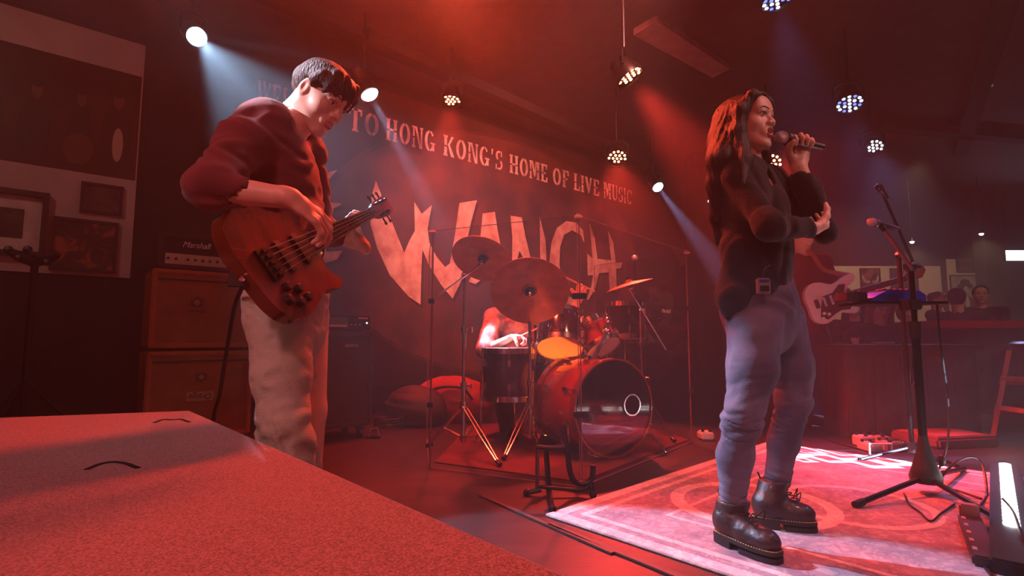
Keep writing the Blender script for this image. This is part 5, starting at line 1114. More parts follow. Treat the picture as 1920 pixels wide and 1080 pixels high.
def hand_prims(F, wrist, d, n, s, curls, thumb=(.5, .6, .5), sc=1.0, splay=.06, tcurl=.5):
    """d towards the fingertips, n out of the palm, s towards the thumb"""
    wrist = Vector(wrist); d = Vector(d).normalized(); n = Vector(n); n = (n - d * n.dot(d)).normalized(); sgn = 1 if d.cross(n).dot(Vector(s)) > 0 else -1; s = d.cross(n) * sgn
    F.cap(wrist - d * .01 * sc, wrist + d * .03 * sc, .027 * sc, .032 * sc, .015, (n, .72))
    F.cap(wrist + d * .035 * sc + s * .014 * sc, wrist + d * .072 * sc + s * .020 * sc, .026 * sc, .022 * sc, .012, (n, .55))
    F.cap(wrist + d * .035 * sc - s * .012 * sc, wrist + d * .070 * sc - s * .022 * sc, .025 * sc, .020 * sc, .012, (n, .55))
    for j in range(4):
        k = (.95, 1.06, 1.0, .8)[j] * sc; L = (.042 * k, .027 * k, .021 * k); r = [.0092 * sc, .0085 * sc, .0076 * sc, .0066 * sc]
        p = wrist + d * (.086 - .004 * abs(j - 1)) * sc + s * (.031 - .0205 * j) * sc; a = 0; c = curls[j] if isinstance(curls[0], (tuple, list)) else curls
        dd = (d + s * splay * (1.5 - j)).normalized(); pts = [p - d * .012]
        for m in range(3): pts.append(p) if m == 0 else None; a += c[m]; p = p + (dd * math.cos(a) + n * math.sin(a)) * L[m]; pts.append(p)
        F.chain(pts, [r[0], r[0], r[1], r[2], r[3]], .005)
    p = wrist + d * .028 * sc + s * .026 * sc + n * .006; t0 = (d * thumb[0] + s * thumb[1] + n * thumb[2]).normalized(); q = p + t0 * .040 * sc; t1 = (t0 + n * tcurl - s * tcurl * .4).normalized(); q2 = q + t1 * .032 * sc; q3 = q2 + (t1 + n * tcurl * .5 - s * tcurl * .4).normalized() * .026 * sc
    F.chain([p, q, q2, q3], [.017 * sc, .0125 * sc, .0105 * sc, .008 * sc], .010)
    return F
def hand_field(wrist, *a, arm=None, armr=(.034, .027), h=.0034, rad=.20, **k):
    w = Vector(wrist); lo = [x - rad for x in w]; hi = [x + rad for x in w]
    if arm is not None: lo2, hi2 = bounds([Vector(arm), w], .06); lo = [min(a_, b_) for a_, b_ in zip(lo, lo2)]; hi = [max(a_, b_) for a_, b_ in zip(hi, hi2)]
    F = SDF(lo, hi, h)
    if arm is not None: F.cap(arm, w, armr[0], armr[1], .01)
    return hand_prims(F, wrist, *a, **k)

# ------------------------------------------------------------------ the singer
denim = mat('blue_grey_denim', (104, 96, 112), 0.85, bump=.35, bscale=320, vary=.18, vscale=5, rgb2=(72, 66, 84))
black_knit = mat('black_knit', (20, 15, 18), 0.9, bump=.4, bscale=220, vary=.1, sheen=.1)
leather = mat('dark_brown_leather', (46, 23, 20), 0.48, bump=.2, bscale=70, vary=.2, coat=.1)
sole_m = mat('rubber_sole', (30, 18, 16), 0.6); stitch = mat('yellow_welt_stitch', (206, 168, 110), .6); lace_m = mat('boot_laces', (18, 14, 14), .8)
HC = at(1399, 236, 1.96); HR = basis((.60, -.80, .03), (0.04, 0, 1)); HSC = .98
nb = at(1398, 305, 1.98)
nS, nE, nW = at(1384, 333, 1.90), at(1444, 424, 1.77), at(1524, 428, 1.85)
fS, fE, fW = at(1448, 338, 2.09), at(1549, 436, 1.99), at(1503, 312, 1.93)
chest, waist, hip = at(1408, 380, 1.97), at(1423, 480, 1.97), at(1424, 570, 1.99)
nHip, nKnee, nAnk = at(1408, 600, 1.93), at(1391, 790, 1.88), at(1374, 945, 1.93)
fHip, fKnee, fAnk = at(1458, 600, 2.07), at(1488, 765, 2.07), at(1455, 925, 2.13)
lo, hi = bounds([HC, nE, fE, nAnk, fAnk, chest], .14); B_ = SDF(lo, hi, .011)
B_.cap(HC - UP * .05, nb, .05, .055).chain([nb - UP * .05, chest, waist, hip], [.06, .10, .09, .085], .04)
B_.chain([nS, nE, nW], [.028, .022, .024], .003).chain([fS, fE], [.036, .028], .005); B_.cap(fE, fE + (fW - fE) * .8, .028, .024, .005)
B_.chain([nHip, nKnee, at(1378, 855, 1.90), nAnk], [.045, .045, .035, .032]).chain([fHip, fKnee, at(1468, 830, 2.11), fAnk], [.05, .045, .035, .032])
B_.cap(nb + Vector((-.06, -.03, -.02)), nb + Vector((.05, .04, -.02)), .045, .045, .03)
hf = head_field(HC, HR, HSC, .55, neck=nb, female=True)
mic_tip = at(1455, 256, 1.91); mic_end = at(1534, 274, 1.93); md = (mic_end - mic_tip).normalized()
gripc = at(1506, 266, 1.92)
# left hand: fingers up, curled over the handle, thumb towards the face
hd = (gripc - fW).normalized(); wr = gripc - hd * .085 + Vector((0, .022, 0))
h1 = hand_field(wr, hd, (-.1, -1, 0), (-1, 0, .1), (.75, 1.5, 1.2), arm=fE + (wr - fE) * .72, armr=(.031, .026), thumb=(.7, .6, .35), tcurl=.9, sc=.94)
h2 = hand_field(nW, (fE - nW).normalized(), (0.0, .5, .9), (0, -1, 0), (.5, .7, .5), sc=.92)
singer = link_mesh('person', mesh_np('person', [f.mesh() for f in (B_, hf, h1, h2)]), skin, None, True, loc=(HC.x, HC.y, 0))
tag(singer, 'woman with long dark hair in black top and jeans singing into a microphone', 'person')
face_features(singer, HC, HR, HSC, .55, F=hf)
# hair
lo, hi = bounds([HC, at(1345, 470, 2.0), at(1460, 330, 1.98)], .15); F = SDF(lo, hi, .0055); F.setT(HC, HR, HSC)
F.ell((0, -.020, .040), (.085, .101, .087), k=.02)
F.ell((0, -.055, -.02), (.088, .078, .12), k=.04)
F.setT(); L = lambda x, y, z: HC + HR @ Vector((x, y, z)) * HSC
for s in (-1, 1):
    F.chain([L(s * .010, .074, .094), L(s * .055, .062, .085), L(s * .082, .028, .03), L(s * .086, .014, -.05), L(s * .082, .022, -.13)], [.011, .017, .023, .025, .024], .02)
# long lengths behind and over the near shoulder, and thin strands in front of the far shoulder
F.chain([L(.05, -.06, -.05), at(1357, 300, 1.94), at(1350, 345, 1.96), at(1346, 400, 1.98)], [.065, .058, .045, .03], .03)
F.chain([L(.0, -.1, -.05), at(1345, 290, 2.03), at(1340, 350, 2.04), at(1341, 410, 2.04), at(1348, 455, 2.03)], [.05, .03, .024, .02, .014], .02)
F.chain([L(.078, .02, -.10), at(1396, 300, 1.86), at(1395, 345, 1.83)], [.026, .026, .012], .02)
F.chain([L(-.070, .03, -.10), at(1434, 300, 2.0), at(1436, 350, 1.99), at(1434, 385, 1.96)], [.018, .014, .010, .006], .015)
# open the face
F.setT(HC, HR, HSC)
F.ell((0, .088, -.032), (.062, .062, .125), k=.012, sub=True); F.ell((0.0, .120, .04), (.050, .060, .062), k=.01, sub=True)
F.setT()
X = (F.ax[0][:, None, None], F.ax[1][None, :, None], F.ax[2][None, None, :]); ang = np.arctan2(X[1] - HC.y, X[0] - HC.x)
F.F = F.F + (.0014 * np.sin(ang * 34 + 2.0 * np.sin(X[2] * 10)) + .0010 * np.sin(ang * 71 + X[2] * 12)).astype(np.float32)
sdf_obj('hair', F, hair_dark, singer)
mb = MB()
rr = random.Random(3)
for i in range(26):
    x = .088 * math.cos(i * 2.4); s = 1 if i % 2 else -1
    a = L(s * (.05 + .03 * rr.random()), .02 - .10 * rr.random(), .07); b = L(s * .094, -.03 + .03 * rr.random(), -.04); c = at(1345 + 22 * rr.random() + (0 if s > 0 else 88), 330 + 40 * rr.random(), 1.95); e = at(1338 + 16 * rr.random() + (0 if s > 0 else 92), 390 + 70 * rr.random(), 1.98)
    pts = spline([a, b, c, e], 5); mb.tube(pts, [.003] * (len(pts) - 3) + [.002, .0012, .0005], 5)
o = mb.build('hair_strands', hair_dark, singer); o['kind'] = 'stuff'
# blouse
lo, hi = bounds([nS, nE, nW, fS, fE, fW, hip + UP * -.12, at(1346, 600, 1.96)], .14); F = SDF(lo, hi, .0052)
side = Vector((-.35, -.94, 0)).normalized()   # towards her near side
F.chain([at(1402, 322, 1.97), chest, at(1418, 440, 1.97), waist, at(1421, 545, 1.98)], [.080, .122, .112, .112, .126], .05, ((.8, -.55, 0), .92))
F.chain([nS, at(1398, 335, 1.93), at(1440, 345, 2.04), fS], [.056, .066, .066, .054], .035)
F.ell(at(1440, 392, 1.93), (.062, .06, .062), k=.04); F.ell(at(1450, 392, 2.02), (.06, .06, .06), k=.04)
F.chain([nS, nE, nW], [.052, .042, .034], .05); F.chain([fS, fE], [.056, .042], .02)
cf = fE + (wr - fE) * .80; F.chain([fE, fE + (cf - fE) * .5, cf], [.040, .042, .050], .012)
F.cap(cf - hd * .012, cf + hd * .06, .034, .036, .004, sub=True)
F.cap(nW + (fE - nW).normalized() * .0, nW + (fE - nW).normalized() * .05, .035, .038, .004, sub=True)
F.chain([at(1376, 470, 1.95), at(1374, 560, 1.93), at(1368, 600, 1.92)], [.05, .05, .016], .05)
F.cap(nb + UP * .06, nb + Vector((.02, -.0, .005)), .060, .055, .012, sub=True); F.cap(nb + UP * .03, at(1438, 346, 1.88), .055, .022, .012, sub=True)
F.wrinkle(.007, 34, (.6, -.3, .8), 3); F.wrinkle(.003, 75, (.8, .2, .5), 13)
dz = hip + UP * -.02; F.half(at(1420, 562, 1.98), (.42, -.1, -.75))
sdf_obj('blouse', F, black_knit, singer)
# jeans
lo, hi = bounds([hip + UP * .06, nAnk, fAnk], .2); F = SDF(lo, hi, .005)
F.chain([at(1422, 510, 1.99), hip, at(1430, 615, 1.99)], [.104, .122, .112], .05)
F.ell(at(1402, 590, 1.99), (.085, .09, .10), k=.05)
F.chain([at(1414, 610, 1.93), at(1411, 690, 1.90), nKnee, at(1378, 855, 1.90), at(1374, 935, 1.92)], [.096, .082, .062, .057, .046], .03)
F.chain([at(1462, 600, 2.07), at(1486, 690, 2.06), at(1487, 755, 2.06), at(1468, 830, 2.11), at(1457, 905, 2.13)], [.090, .072, .062, .053, .045], .03)
F.half(at(1420, 518, 1.98), (0, 0, 1)); F.half((0, 0, .155), (0, 0, -1))
F.wrinkle(.006, 70, (.25, 0, 1), 4, (.47, .20)); F.wrinkle(.008, 105, (0.15, .1, 1), 8, (.41, .09)); F.wrinkle(.006, 90, (.2, .1, 1), 5, (.19, .07)); F.wrinkle(.004, 42, (.7, 0, .8), 6); F.wrinkle(.006, 60, (.5, 0, .8), 16, (.84, .14))
jeans = sdf_obj('jeans', F, denim, singer)
# side seam, pocket and belt line drawn with thread
seam_m = mat('denim_seam', (150, 140, 150), .8)
sp = [F.march(q) for q in spline([at(x, y, 1.6) for x, y in ((1407, 556), (1413, 640), (1412, 720), (1398, 800), (1390, 860), (1388, 922))], 9)]; mb = MB(); mb.tube([q for q in sp if q is not None], .0020, 6); mb.build('side_seam', seam_m, jeans)
# boots
def boot(name, heel, toe, ankle_top, par, lab=None, h=.0045, sgn=-1):
    heel = Vector(heel); toe = Vector(toe); f = toe - heel; f.z = 0; Lf = f.length; f.normalize(); r = f.cross(UP); Rb = Matrix((r, f, UP)).transposed(); z0 = RZ + .001
    o = Vector((heel.x, heel.y, z0)); T = lambda x, y, z: o + Rb @ Vector((x, y, z)); at_ = Vector(ankle_top); at_l = Rb.transposed() @ (at_ - o)
    lo, hi = bounds([T(0, -.02, 0), T(0, Lf, 0), at_], .08); F = SDF(lo, hi, h); F.setT(o, Rb)
    F.cap((0, .045, .075), (0, .12, .062), .040, .038, .03); F.cap((0, .12, .060), (0, Lf - .045, .054), .040, .034, .03); F.ell((0, Lf - .05, .058), (.043, .052, .034), k=.02)
    F.ell((0, .04, .075), (.037, .042, .042), k=.03)
    F.chain([(0, .05, .09), (at_l.x * .6, .055 + (at_l.y - .055) * .5, .14), (at_l.x, at_l.y, at_l.z - .0)], [.046, .045, .050], .03)
    F.setT(); F.half(T(0, 0, .034), -UP); F.half((0, 0, at_.z), UP); F.cap(at_ - UP * .03, at_ + UP * .05, .043, .045, .004, sub=True)
    F.wrinkle(.0016, 90, (.3, .4, 1), 2)
    up = sdf_obj(name, F, leather, par)
    if lab: up['label'] = lab
    n = 40; out = []
    for i in range(n):
        a = 2 * PI * i / n; y = Lf / 2 - .003 + (Lf / 2 + .008) * math.cos(a); w = .047 * (1 - .28 * max(0, 1 - abs(y - .03) / .09)) ; w = .040 if y < .08 else .040 + .009 * min(1, (y - .08) / .09); out.append((w * abs(math.sin(a)) ** .6 * (1 if math.sin(a) > 0 else -1), y))
    mb = MB(); mb.prism(out, .013, T(0, 0, .024), Rb); mb.build('sole', sole_m, up)
    heelp = [(x * .96, y) for x, y in out if y < .085]; heelp = sorted(heelp, key=lambda p: math.atan2(p[1] - .04, p[0])); mb = MB(); mb.prism(heelp, .026, T(0, 0, 0), Rb); mb.build('heel', sole_m, up)
    fp = [(x * .96, y) for x, y in out if y > Lf * .48]; fp = sorted(fp, key=lambda p: math.atan2(p[1] - Lf * .75, p[0])); mb = MB(); mb.prism(fp, .016, T(0, 0, .0085 - .008), Rb); mb.build('front_sole', sole_m, up); 
    mb = MB(); mb.prism([(x * .9, y) for x, y in out if True], .012, T(0, 0, .013), Rb) if False else None
    mb2 = MB()
    for i in range(0, 72):
        a = 2 * PI * i / 72; y = Lf / 2 - .003 + (Lf / 2 + .006) * math.cos(a); w = .038 if y < .08 else .038 + .009 * min(1, (y - .08) / .09); x = w * abs(math.sin(a)) ** .6 * (1 if math.sin(a) > 0 else -1); t_ = Vector((-math.sin(a), 0, 0)); mb2.box(T(x, y, .0385), (.0022, .005, .0022), Rb)
    s_ = mb2.build('welt_stitching', stitch, up); s_['kind'] = 'stuff'
    for k in range(6):
        t = k / 5; y = .128 - .03 * t + .0 ; z = .105 + (at_l.z - .125) * t; yy = .150 - .055 * min(1, t * 1.6) + (at_l.y - .05) * t; xx = at_l.x * t
        mb = MB(); mb.tube(spline([T(xx - .022, yy - .012, z), T(xx, yy + .006, z + .004), T(xx + .022, yy - .012, z)], 3), .0022, 5); mb.build('lace', lace_m, up)
    mb = MB(); mb.tube(spline([T(at_l.x - .005, at_l.y - .048, at_l.z - .02), T(at_l.x, at_l.y - .064, at_l.z + .02), T(at_l.x + .006, at_l.y - .050, at_l.z - .018)], 5), .003, 5); mb.build('heel_loop', lace_m, up)
    mb = MB(); bx_ = T(at_l.x * .2, .150, .118); mb.tube(spline([bx_, bx_ + Rb @ Vector((.03, .01, .02)), bx_ + Rb @ Vector((.04, 0, -.01)), bx_], 5), .002, 5); mb.tube(spline([bx_, bx_ + Rb @ Vector((-.03, .01, .02)), bx_ + Rb @ Vector((-.04, 0, -.01)), bx_], 5), .002, 5); mb.build('lace_bow', lace_m, up)
    return up
nh = on_z(1347, 1013, RZ); ntoe = on_z(1462, 1058, RZ)
fh = on_z(1415, 985, RZ); ftoe = on_z(1530, 996, RZ)
boot('boot', nh, ntoe, at(1376, 936, 1.93), singer); boot('boot', fh, ftoe, at(1455, 898, 2.13), singer)
m_ = thing('microphone', 'hand held microphone gripped by the singer at her mouth', 'microphone', mic_tip)
mic(m_, mic_tip, mic_end + md * .02, black_plastic, steel_grille, .025)
bp = at(1431, 537, 1.815); t = thing('body_pack', 'small silver wireless body pack clipped at the hip of the singer', 'transmitter', bp)
Rb = frame(Vector((.1, -1, 0)), (1, 0, 0)); mb = MB(); mb.box(bp, (.046, .056, .02), Rb, .004); mb.build('pack_case', mat('pack_silver', (170, 160, 165), .3, .6), t)
mb = MB(); mb.box(bp + Vector((0, -.0105, -.008)), (.032, .02, .004), Rb, .001); mb.build('label_plate', black_plastic, t); mb = MB(); mb.box(bp + Vector((0, -.0105, .018)), (.036, .010, .003), Rb, .001); mb.build('display', mat('display_blue', (60, 60, 120), .2), t)
mb = MB(); mb.tube(spline([bp + UP * .028, bp + Vector((.008, 0, .06)), bp + Vector((.03, .005, .075))], 5), .0022, 5); mb.build('antenna_wire', cable_mat, t)

# ------------------------------------------------------------------ bassist
pants_m = mat('pale_cotton_trousers', (176, 166, 152), 0.85, bump=.3, bscale=180, vary=.06)
sweat_m = mat('dark_red_sweater', (104, 34, 40), 0.9, bump=.25, bscale=260, vary=.12, sheen=.2)
HC = at(600, 184, 1.76); HR = basis((.78, -.26, -.57), (.52, -.08, .85)); HSC = 1.03
nb = at(528, 246, 1.76)
nS, nE, nW = at(455, 268, 1.60), at(392, 352, 1.40), at(545, 372, 1.42)
fS, fE = at(572, 285, 1.93), at(598, 430, 2.08)
chest, belly, hip = at(508, 320, 1.77), at(522, 440, 1.80), at(536, 560, 1.80)
nHip, nKnee, nAnk = at(515, 590, 1.72), at(528, 805, 1.66), at(545, 1010, 1.74)
fHip, fKnee, fAnk = at(572, 590, 1.88), at(580, 770, 1.84), at(575, 960, 1.93)
# the bass: local axes along the neck, across the strings, out of the face
B0 = at(512, 492, 1.50); N0 = at(701, 397, 2.22)
bn = (N0 - B0).normalized(); bw = Vector((.485, .262, -.834)); bw = (bw - bn * bw.dot(bn)).normalized(); bf = bw.cross(bn)
if bf.y > 0: bf = -bf
print('BASS scale', (N0 - B0).length, bf)
RB = Matrix((bn, bw, bf)).transposed(); 
def BP(n, w, f=0.0): return B0 + bn * n + bw * w + bf * f
wood_b = mat('bass_burl_wood', (116, 50, 28), .22, coat=.7, vary=.28, vscale=5, stretch=(1, 3, 1)); dark_ros = mat('rosewood_board', (44, 24, 22), .4)
bassg = thing('bass_guitar', 'red brown five string bass guitar held by the bassist', 'guitar', B0)
outl = [(-.115, .0), (-.118, -.07), (-.095, -.135), (-.045, -.175), (.03, -.182), (.10, -.158), (.16, -.128), (.22, -.125), (.29, -.142), (.345, -.150), (.375, -.132), (.36, -.110), (.30, -.090), (.265, -.060), (.26, -.036), (.26, .036), (.235, .055), (.225, .085), (.24, .120), (.262, .140), (.255, .162), (.222, .168), (.18, .155), (.13, .150), (.07, .168), (.0, .180), (-.065, .160), (-.105, .10)]
sm = [(p.x, p.y) for p in spline([Vector((a, b, 0)) for a, b in outl + [outl[0]]], 4)][:-1]
def prism_b(mb, poly, z0, th): mb.prism(poly, th, B0 + bf * z0, Matrix((bn, bw, bn.cross(bw))).transposed() if bn.cross(bw).dot(bf) > 0 else Matrix((bn, bw, -bn.cross(bw))).transposed()); return mb
mb = MB(); prism_b(mb, sm, -.042, .042); bo = mb.build('body', wood_b, bassg); md_ = bo.modifiers.new('round', 'BEVEL'); md_.width = .008; md_.segments = 3; md_.limit_method = 'ANGLE'
NL = (N0 - B0).length
mb = MB(); prism_b(mb, [(.18, -.034), (NL, -.023), (NL, .023), (.18, .034)], -.022, .024); mb.build('neck', mat('maple_neck', (150, 96, 62), .4), bassg)
mb = MB(); prism_b(mb, [(.17, -.033), (NL - .004, -.0225), (NL - .004, .0225), (.17, .033)], .002, .006); fb_ = mb.build('fretboard', dark_ros, bassg)
for k in range(1, 23):
    x = NL * (2 ** (-k / 12)); x = x if x > .18 else None
    if x: mb = MB(); ww = .0225 + (.033 - .0225) * (NL - x) / (NL - .17); mb.tube([BP(x, -ww, .009), BP(x, ww, .009)], .0014, 5); mb.build('fret', chrome, fb_)
mb = MB(); prism_b(mb, [(NL, -.024), (NL + .04, -.036), (NL + .17, -.046), (NL + .21, -.03), (NL + .20, .03), (NL + .13, .044), (NL + .04, .036), (NL, .024)], -.016, .016); mb.build('headstock', wood_b, bassg)
for i, (n_, s) in enumerate(((.05, -1), (.10, -1), (.15, -1), (.065, 1), (.12, 1))):
    mb = MB(); a = BP(NL + n_, s * .04, -.008); b = BP(NL + n_, s * .066, -.008); mb.tube([a, b], .004, 6); mb.ball(b, (.012, .010, .005), 8, RB); mb.cyl(BP(NL + n_, s * .026, 0), BP(NL + n_, s * .026, .016), .006, n=8); mb.build('tuning_peg', black_metal, bassg)
for i in range(5):
    t_ = -1 + i * .5; mb = MB(); mb.tube([BP(-.01, t_ * .038, .016), BP(NL, t_ * .017, .0125), BP(NL + (.05 + .03 * i), t_ * .02, .008)], .0013 + .0004 * (4 - i) * .6, 5); mb.build('string', chrome, bassg)
mb = MB(); mb.box(BP(-.03, 0, .006), (.05, .10, .012), RB, .003)
mb.build('bridge', black_metal, bassg)
for i in range(5): mb = MB(); mb.box(BP(-.018, (-1 + i * .5) * .038, .014), (.03, .012, .008), RB, .002); mb.build('bridge_saddle', black_metal, bassg)
for x in (.06, .155): mb = MB(); mb.box(BP(x, 0, .004), (.034, .105, .010), RB, .004); mb.build('pickup', black_plastic, bassg)
for x, y in ((-.02, .078), (.02, .100), (-.045, .112), (-.008, .135), (.035, .135)): mb = MB(); mb.lathe([(.014, 0), (.013, .016), (.010, .019), (0, .019)], BP(x, y, .0), bf, 16); mb.build('knob', black_plastic, bassg)
mb = MB(); mb.ball(BP(-.125, .0, -.02), .009, 8); mb.ball(BP(.375, -.135, -.02), .009, 8); k_ = mb.build('strap_button', chrome, bassg); k_['kind'] = 'stuff'
mb = MB(); P = spline([BP(.375, -.14, -.03), at(560, 300, 1.83), at(520, 232, 1.74), at(452, 300, 1.86), at(455, 420, 1.80), BP(-.13, 0, -.03)], 8)
for i in range(len(P) - 1):
    d = P[i + 1] - P[i]; mb.box((P[i] + P[i + 1]) / 2, (d.length * 1.1, .045, .004), frame(Vector((.3, -.6, .5)), d) if i > 14 else frame((P[i] - chest), d))
mb.build('strap', mat('strap_black', (22, 18, 20), .7), bassg)
# body under the clothes
lo, hi = bounds([HC, nE, fE, nAnk, fAnk, chest], .14); B_ = SDF(lo, hi, .012)
B_.cap(HC - UP * .03, nb, .055, .06).chain([nb - UP * .05, chest, belly, hip], [.07, .12, .11, .12], .04)
B_.chain([nS, nE, nE + (nW - nE) * .6], [.05, .042, .034]).chain([fS, fE], [.045, .036]); B_.chain([nHip, nKnee, nAnk], [.08, .055, .04]).chain([fHip, fKnee, fAnk], [.08, .055, .04])
fp = BP(NL * .80, .0, 0)                                   # where the left hand frets
fW = fp + bw * .10 - bf * .05; B_.cap(fE, fW, .034, .026)
B_.cap(nAnk + UP * -.0, nAnk + Vector((.10, -.02, -.02)), .035, .03); B_.cap(fAnk, fAnk + Vector((.10, .0, -.02)), .035, .03)
hf = head_field(HC, HR, HSC, 0, neck=nb)
# picking hand hangs over the strings
kn_ = at(588, 402, 1.46); hd = (kn_ - nW); h1 = hand_field(nW, hd, bf * -1.0 + Vector((-.2, .3, -.6)), (-.2, .6, .2), ((.25, .6, .4), (.35, .6, .4), (.45, .7, .5), (.5, .8, .5)), arm=nE + (nW - nE) * .30, armr=(.038, .028), thumb=(.6, .5, .5), sc=1.05)
# left hand on the neck: palm behind, fingers over the board
h2 = hand_field(fW, -bw * .75 + bn * .25 + bf * -.05, bf, bn * -1, (.35, 1.0, .9), arm=fE + (fW - fE) * .7, armr=(.03, .026), thumb=(.8, .1, -.1), sc=1.0, splay=.12)
bassist = link_mesh('person', mesh_np('person', [f.mesh() for f in (B_, hf, h1, h2)]), skin, None, True, loc=(hip.x, hip.y, 0))
tag(bassist, 'man in dark red sweater and pale trousers bending over his bass guitar', 'person')
face_features(bassist, HC, HR, HSC, 0, F=hf)
# hair: short bowl fringe, shaved nape
lo, hi = bounds([HC], .2); F = SDF(lo, hi, .0045); F.setT(HC, HR, HSC)
F.ell((0, -.014, .044), (.082, .101, .080), k=.02); F.ell((0, .050, .058), (.066, .048, .044), k=.03); F.ell((0, -.06, .018), (.068, .048, .050), k=.03)
for i in range(17): a = -1 + i * .125; F.chain([(a * .050, .050, .092), (a * .063, .088 - .02 * a * a, .060), (a * .068, .094 - .03 * a * a, .026 + .008 * math.sin(i * 5))], [.016, .012, .0045], .006)
for s in (-1, 1): F.chain([(s * .072, .03, .06), (s * .080, .012, .02), (s * .078, .008, .002)], [.02, .014, .006], .012)
F.ell((0, .03, -.085), (.09, .12, .075), k=.006, sub=True)
for s in (-1, 1): F.ell((s * .09, -.006, -.012), (.03, .032, .042), k=.006, sub=True)
F.setT(); X = (F.ax[0][:, None, None], F.ax[1][None, :, None], F.ax[2][None, None, :]); q = [(X[i] - HC[i]) for i in range(3)]; lx = sum(q[i] * HR[i][0] for i in range(3)); ly = sum(q[i] * HR[i][1] for i in range(3))
F.F = F.F + (.0022 * np.sin(lx * 190 + 3 * np.sin(ly * 25)) + .0016 * np.sin(lx * 90 + ly * 60)).astype(np.float32)
sdf_obj('hair', F, mat('brown_hair', (62, 31, 25), .6, bump=.9, bscale=60, vary=.25, vscale=30, stretch=(3, 3, 1)), bassist)
# sweater
lo, hi = bounds([nS, nE, fS, fE, hip, nb], .16); F = SDF(lo, hi, .0068)
F.chain([at(505, 262, 1.77), chest, at(520, 390, 1.80), belly, at(530, 510, 1.80)], [.098, .142, .140, .140, .138], .05)
F.chain([nS, at(500, 240, 1.70), at(545, 255, 1.85), fS], [.078, .085, .08, .072], .04)
ec = nE + (nW - nE) * .42; F.chain([nS, nE, ec], [.070, .058, .045], .03); F.chain([fS, fE, fE + (fW - fE) * .35], [.07, .06, .05], .03)
F.cap(ec - (ec - nE).normalized() * .03, ec + (ec - nE).normalized() * .04, .030, .032, .004, sub=True)
F.cap(nb + UP * .0, HC - UP * .04, .060, .066, .008, sub=True)
F.wrinkle(.009, 36, (.7, -.2, .8), 1); F.wrinkle(.005, 70, (.9, 0, .5), 9); F.half(at(530, 560, 1.8), (0, 0, -1))
sw = sdf_obj('sweater', F, sweat_m, bassist)
mb = MB(); d_ = (HC - UP * .04 - nb).normalized(); Rn = frame(d_); cc = nb + d_ * .022
mb.tube([cc + Rn @ Vector((.068 * math.cos(a * PI / 14), .068 * math.sin(a * PI / 14), 0)) for a in range(28)], .009, 8, closed=True); mb.build('collar_rib', sweat_m, sw)
# trousers
lo, hi = bounds([at(530, 520, 1.8), nAnk, fAnk, nKnee], .2); F = SDF(lo, hi, .0075)
F.chain([at(535, 520, 1.80), hip, at(540, 610, 1.80)], [.122, .130, .12], .05)
F.chain([at(524, 600, 1.73), at(527, 700, 1.69), at(533, 800, 1.66), at(540, 850, 1.68), at(552, 905, 1.70), at(556, 985, 1.73)], [.098, .085, .074, .074, .056, .070], .04)
F.chain([at(566, 600, 1.88), at(563, 700, 1.86), at(556, 780, 1.84), at(566, 850, 1.86), at(568, 930, 1.9)], [.092, .076, .064, .06, .065], .04)
F.half((0, 0, .07), (0, 0, -1)); F.half(at(535, 540, 1.8), (0, 0, 1))
F.wrinkle(.012, 66, (.35, 0, 1), 3, (.42, .13)); F.wrinkle(.006, 26, (.9, .2, .5), 7); F.wrinkle(.004, 60, (.9, 0, .35), 2)
sdf_obj('trousers', F, pants_m, bassist)
def shoe(par, p, d, m, L_=.27, zb=0.0):
    d = Vector((d[0], d[1], 0)).normalized(); Rb = Matrix((d.cross(UP), d, UP)).transposed(); o = Vector((p[0], p[1], zb)); lo, hi = bounds([o, o + d * L_], .1); F = SDF(lo, hi, .008); F.setT(o, Rb)
    F.cap((0, 0, .06), (0, L_ - .1, .045), .045, .042, .03); F.ell((0, L_ - .09, .035), (.045, .08, .034), k=.02); F.cap((0, 0, .06), (0, -.005, .10), .042, .042, .02); F.setT(); F.half((0, 0, zb + .002), (0, 0, -1)); return sdf_obj('shoe', F, m, par)
shoe_m = mat('dark_shoe', (36, 26, 26), .5)
shoe(bassist, (nAnk.x, nAnk.y), (1, -.3), shoe_m); shoe(bassist, (fAnk.x, fAnk.y), (1, .1), shoe_m)
cable([BP(-.06, .165, -.02), at(470, 540, 1.55), at(445, 560, 1.7), at(428, 640, 2.0), at(412, 740, 2.1), at(400, 792, 2.15), Vector((at(400, 792, 2.3).x, 2.3, .02))], .007, 'black cable hanging from the bass guitar to floor', 0, 'instrument_cable')

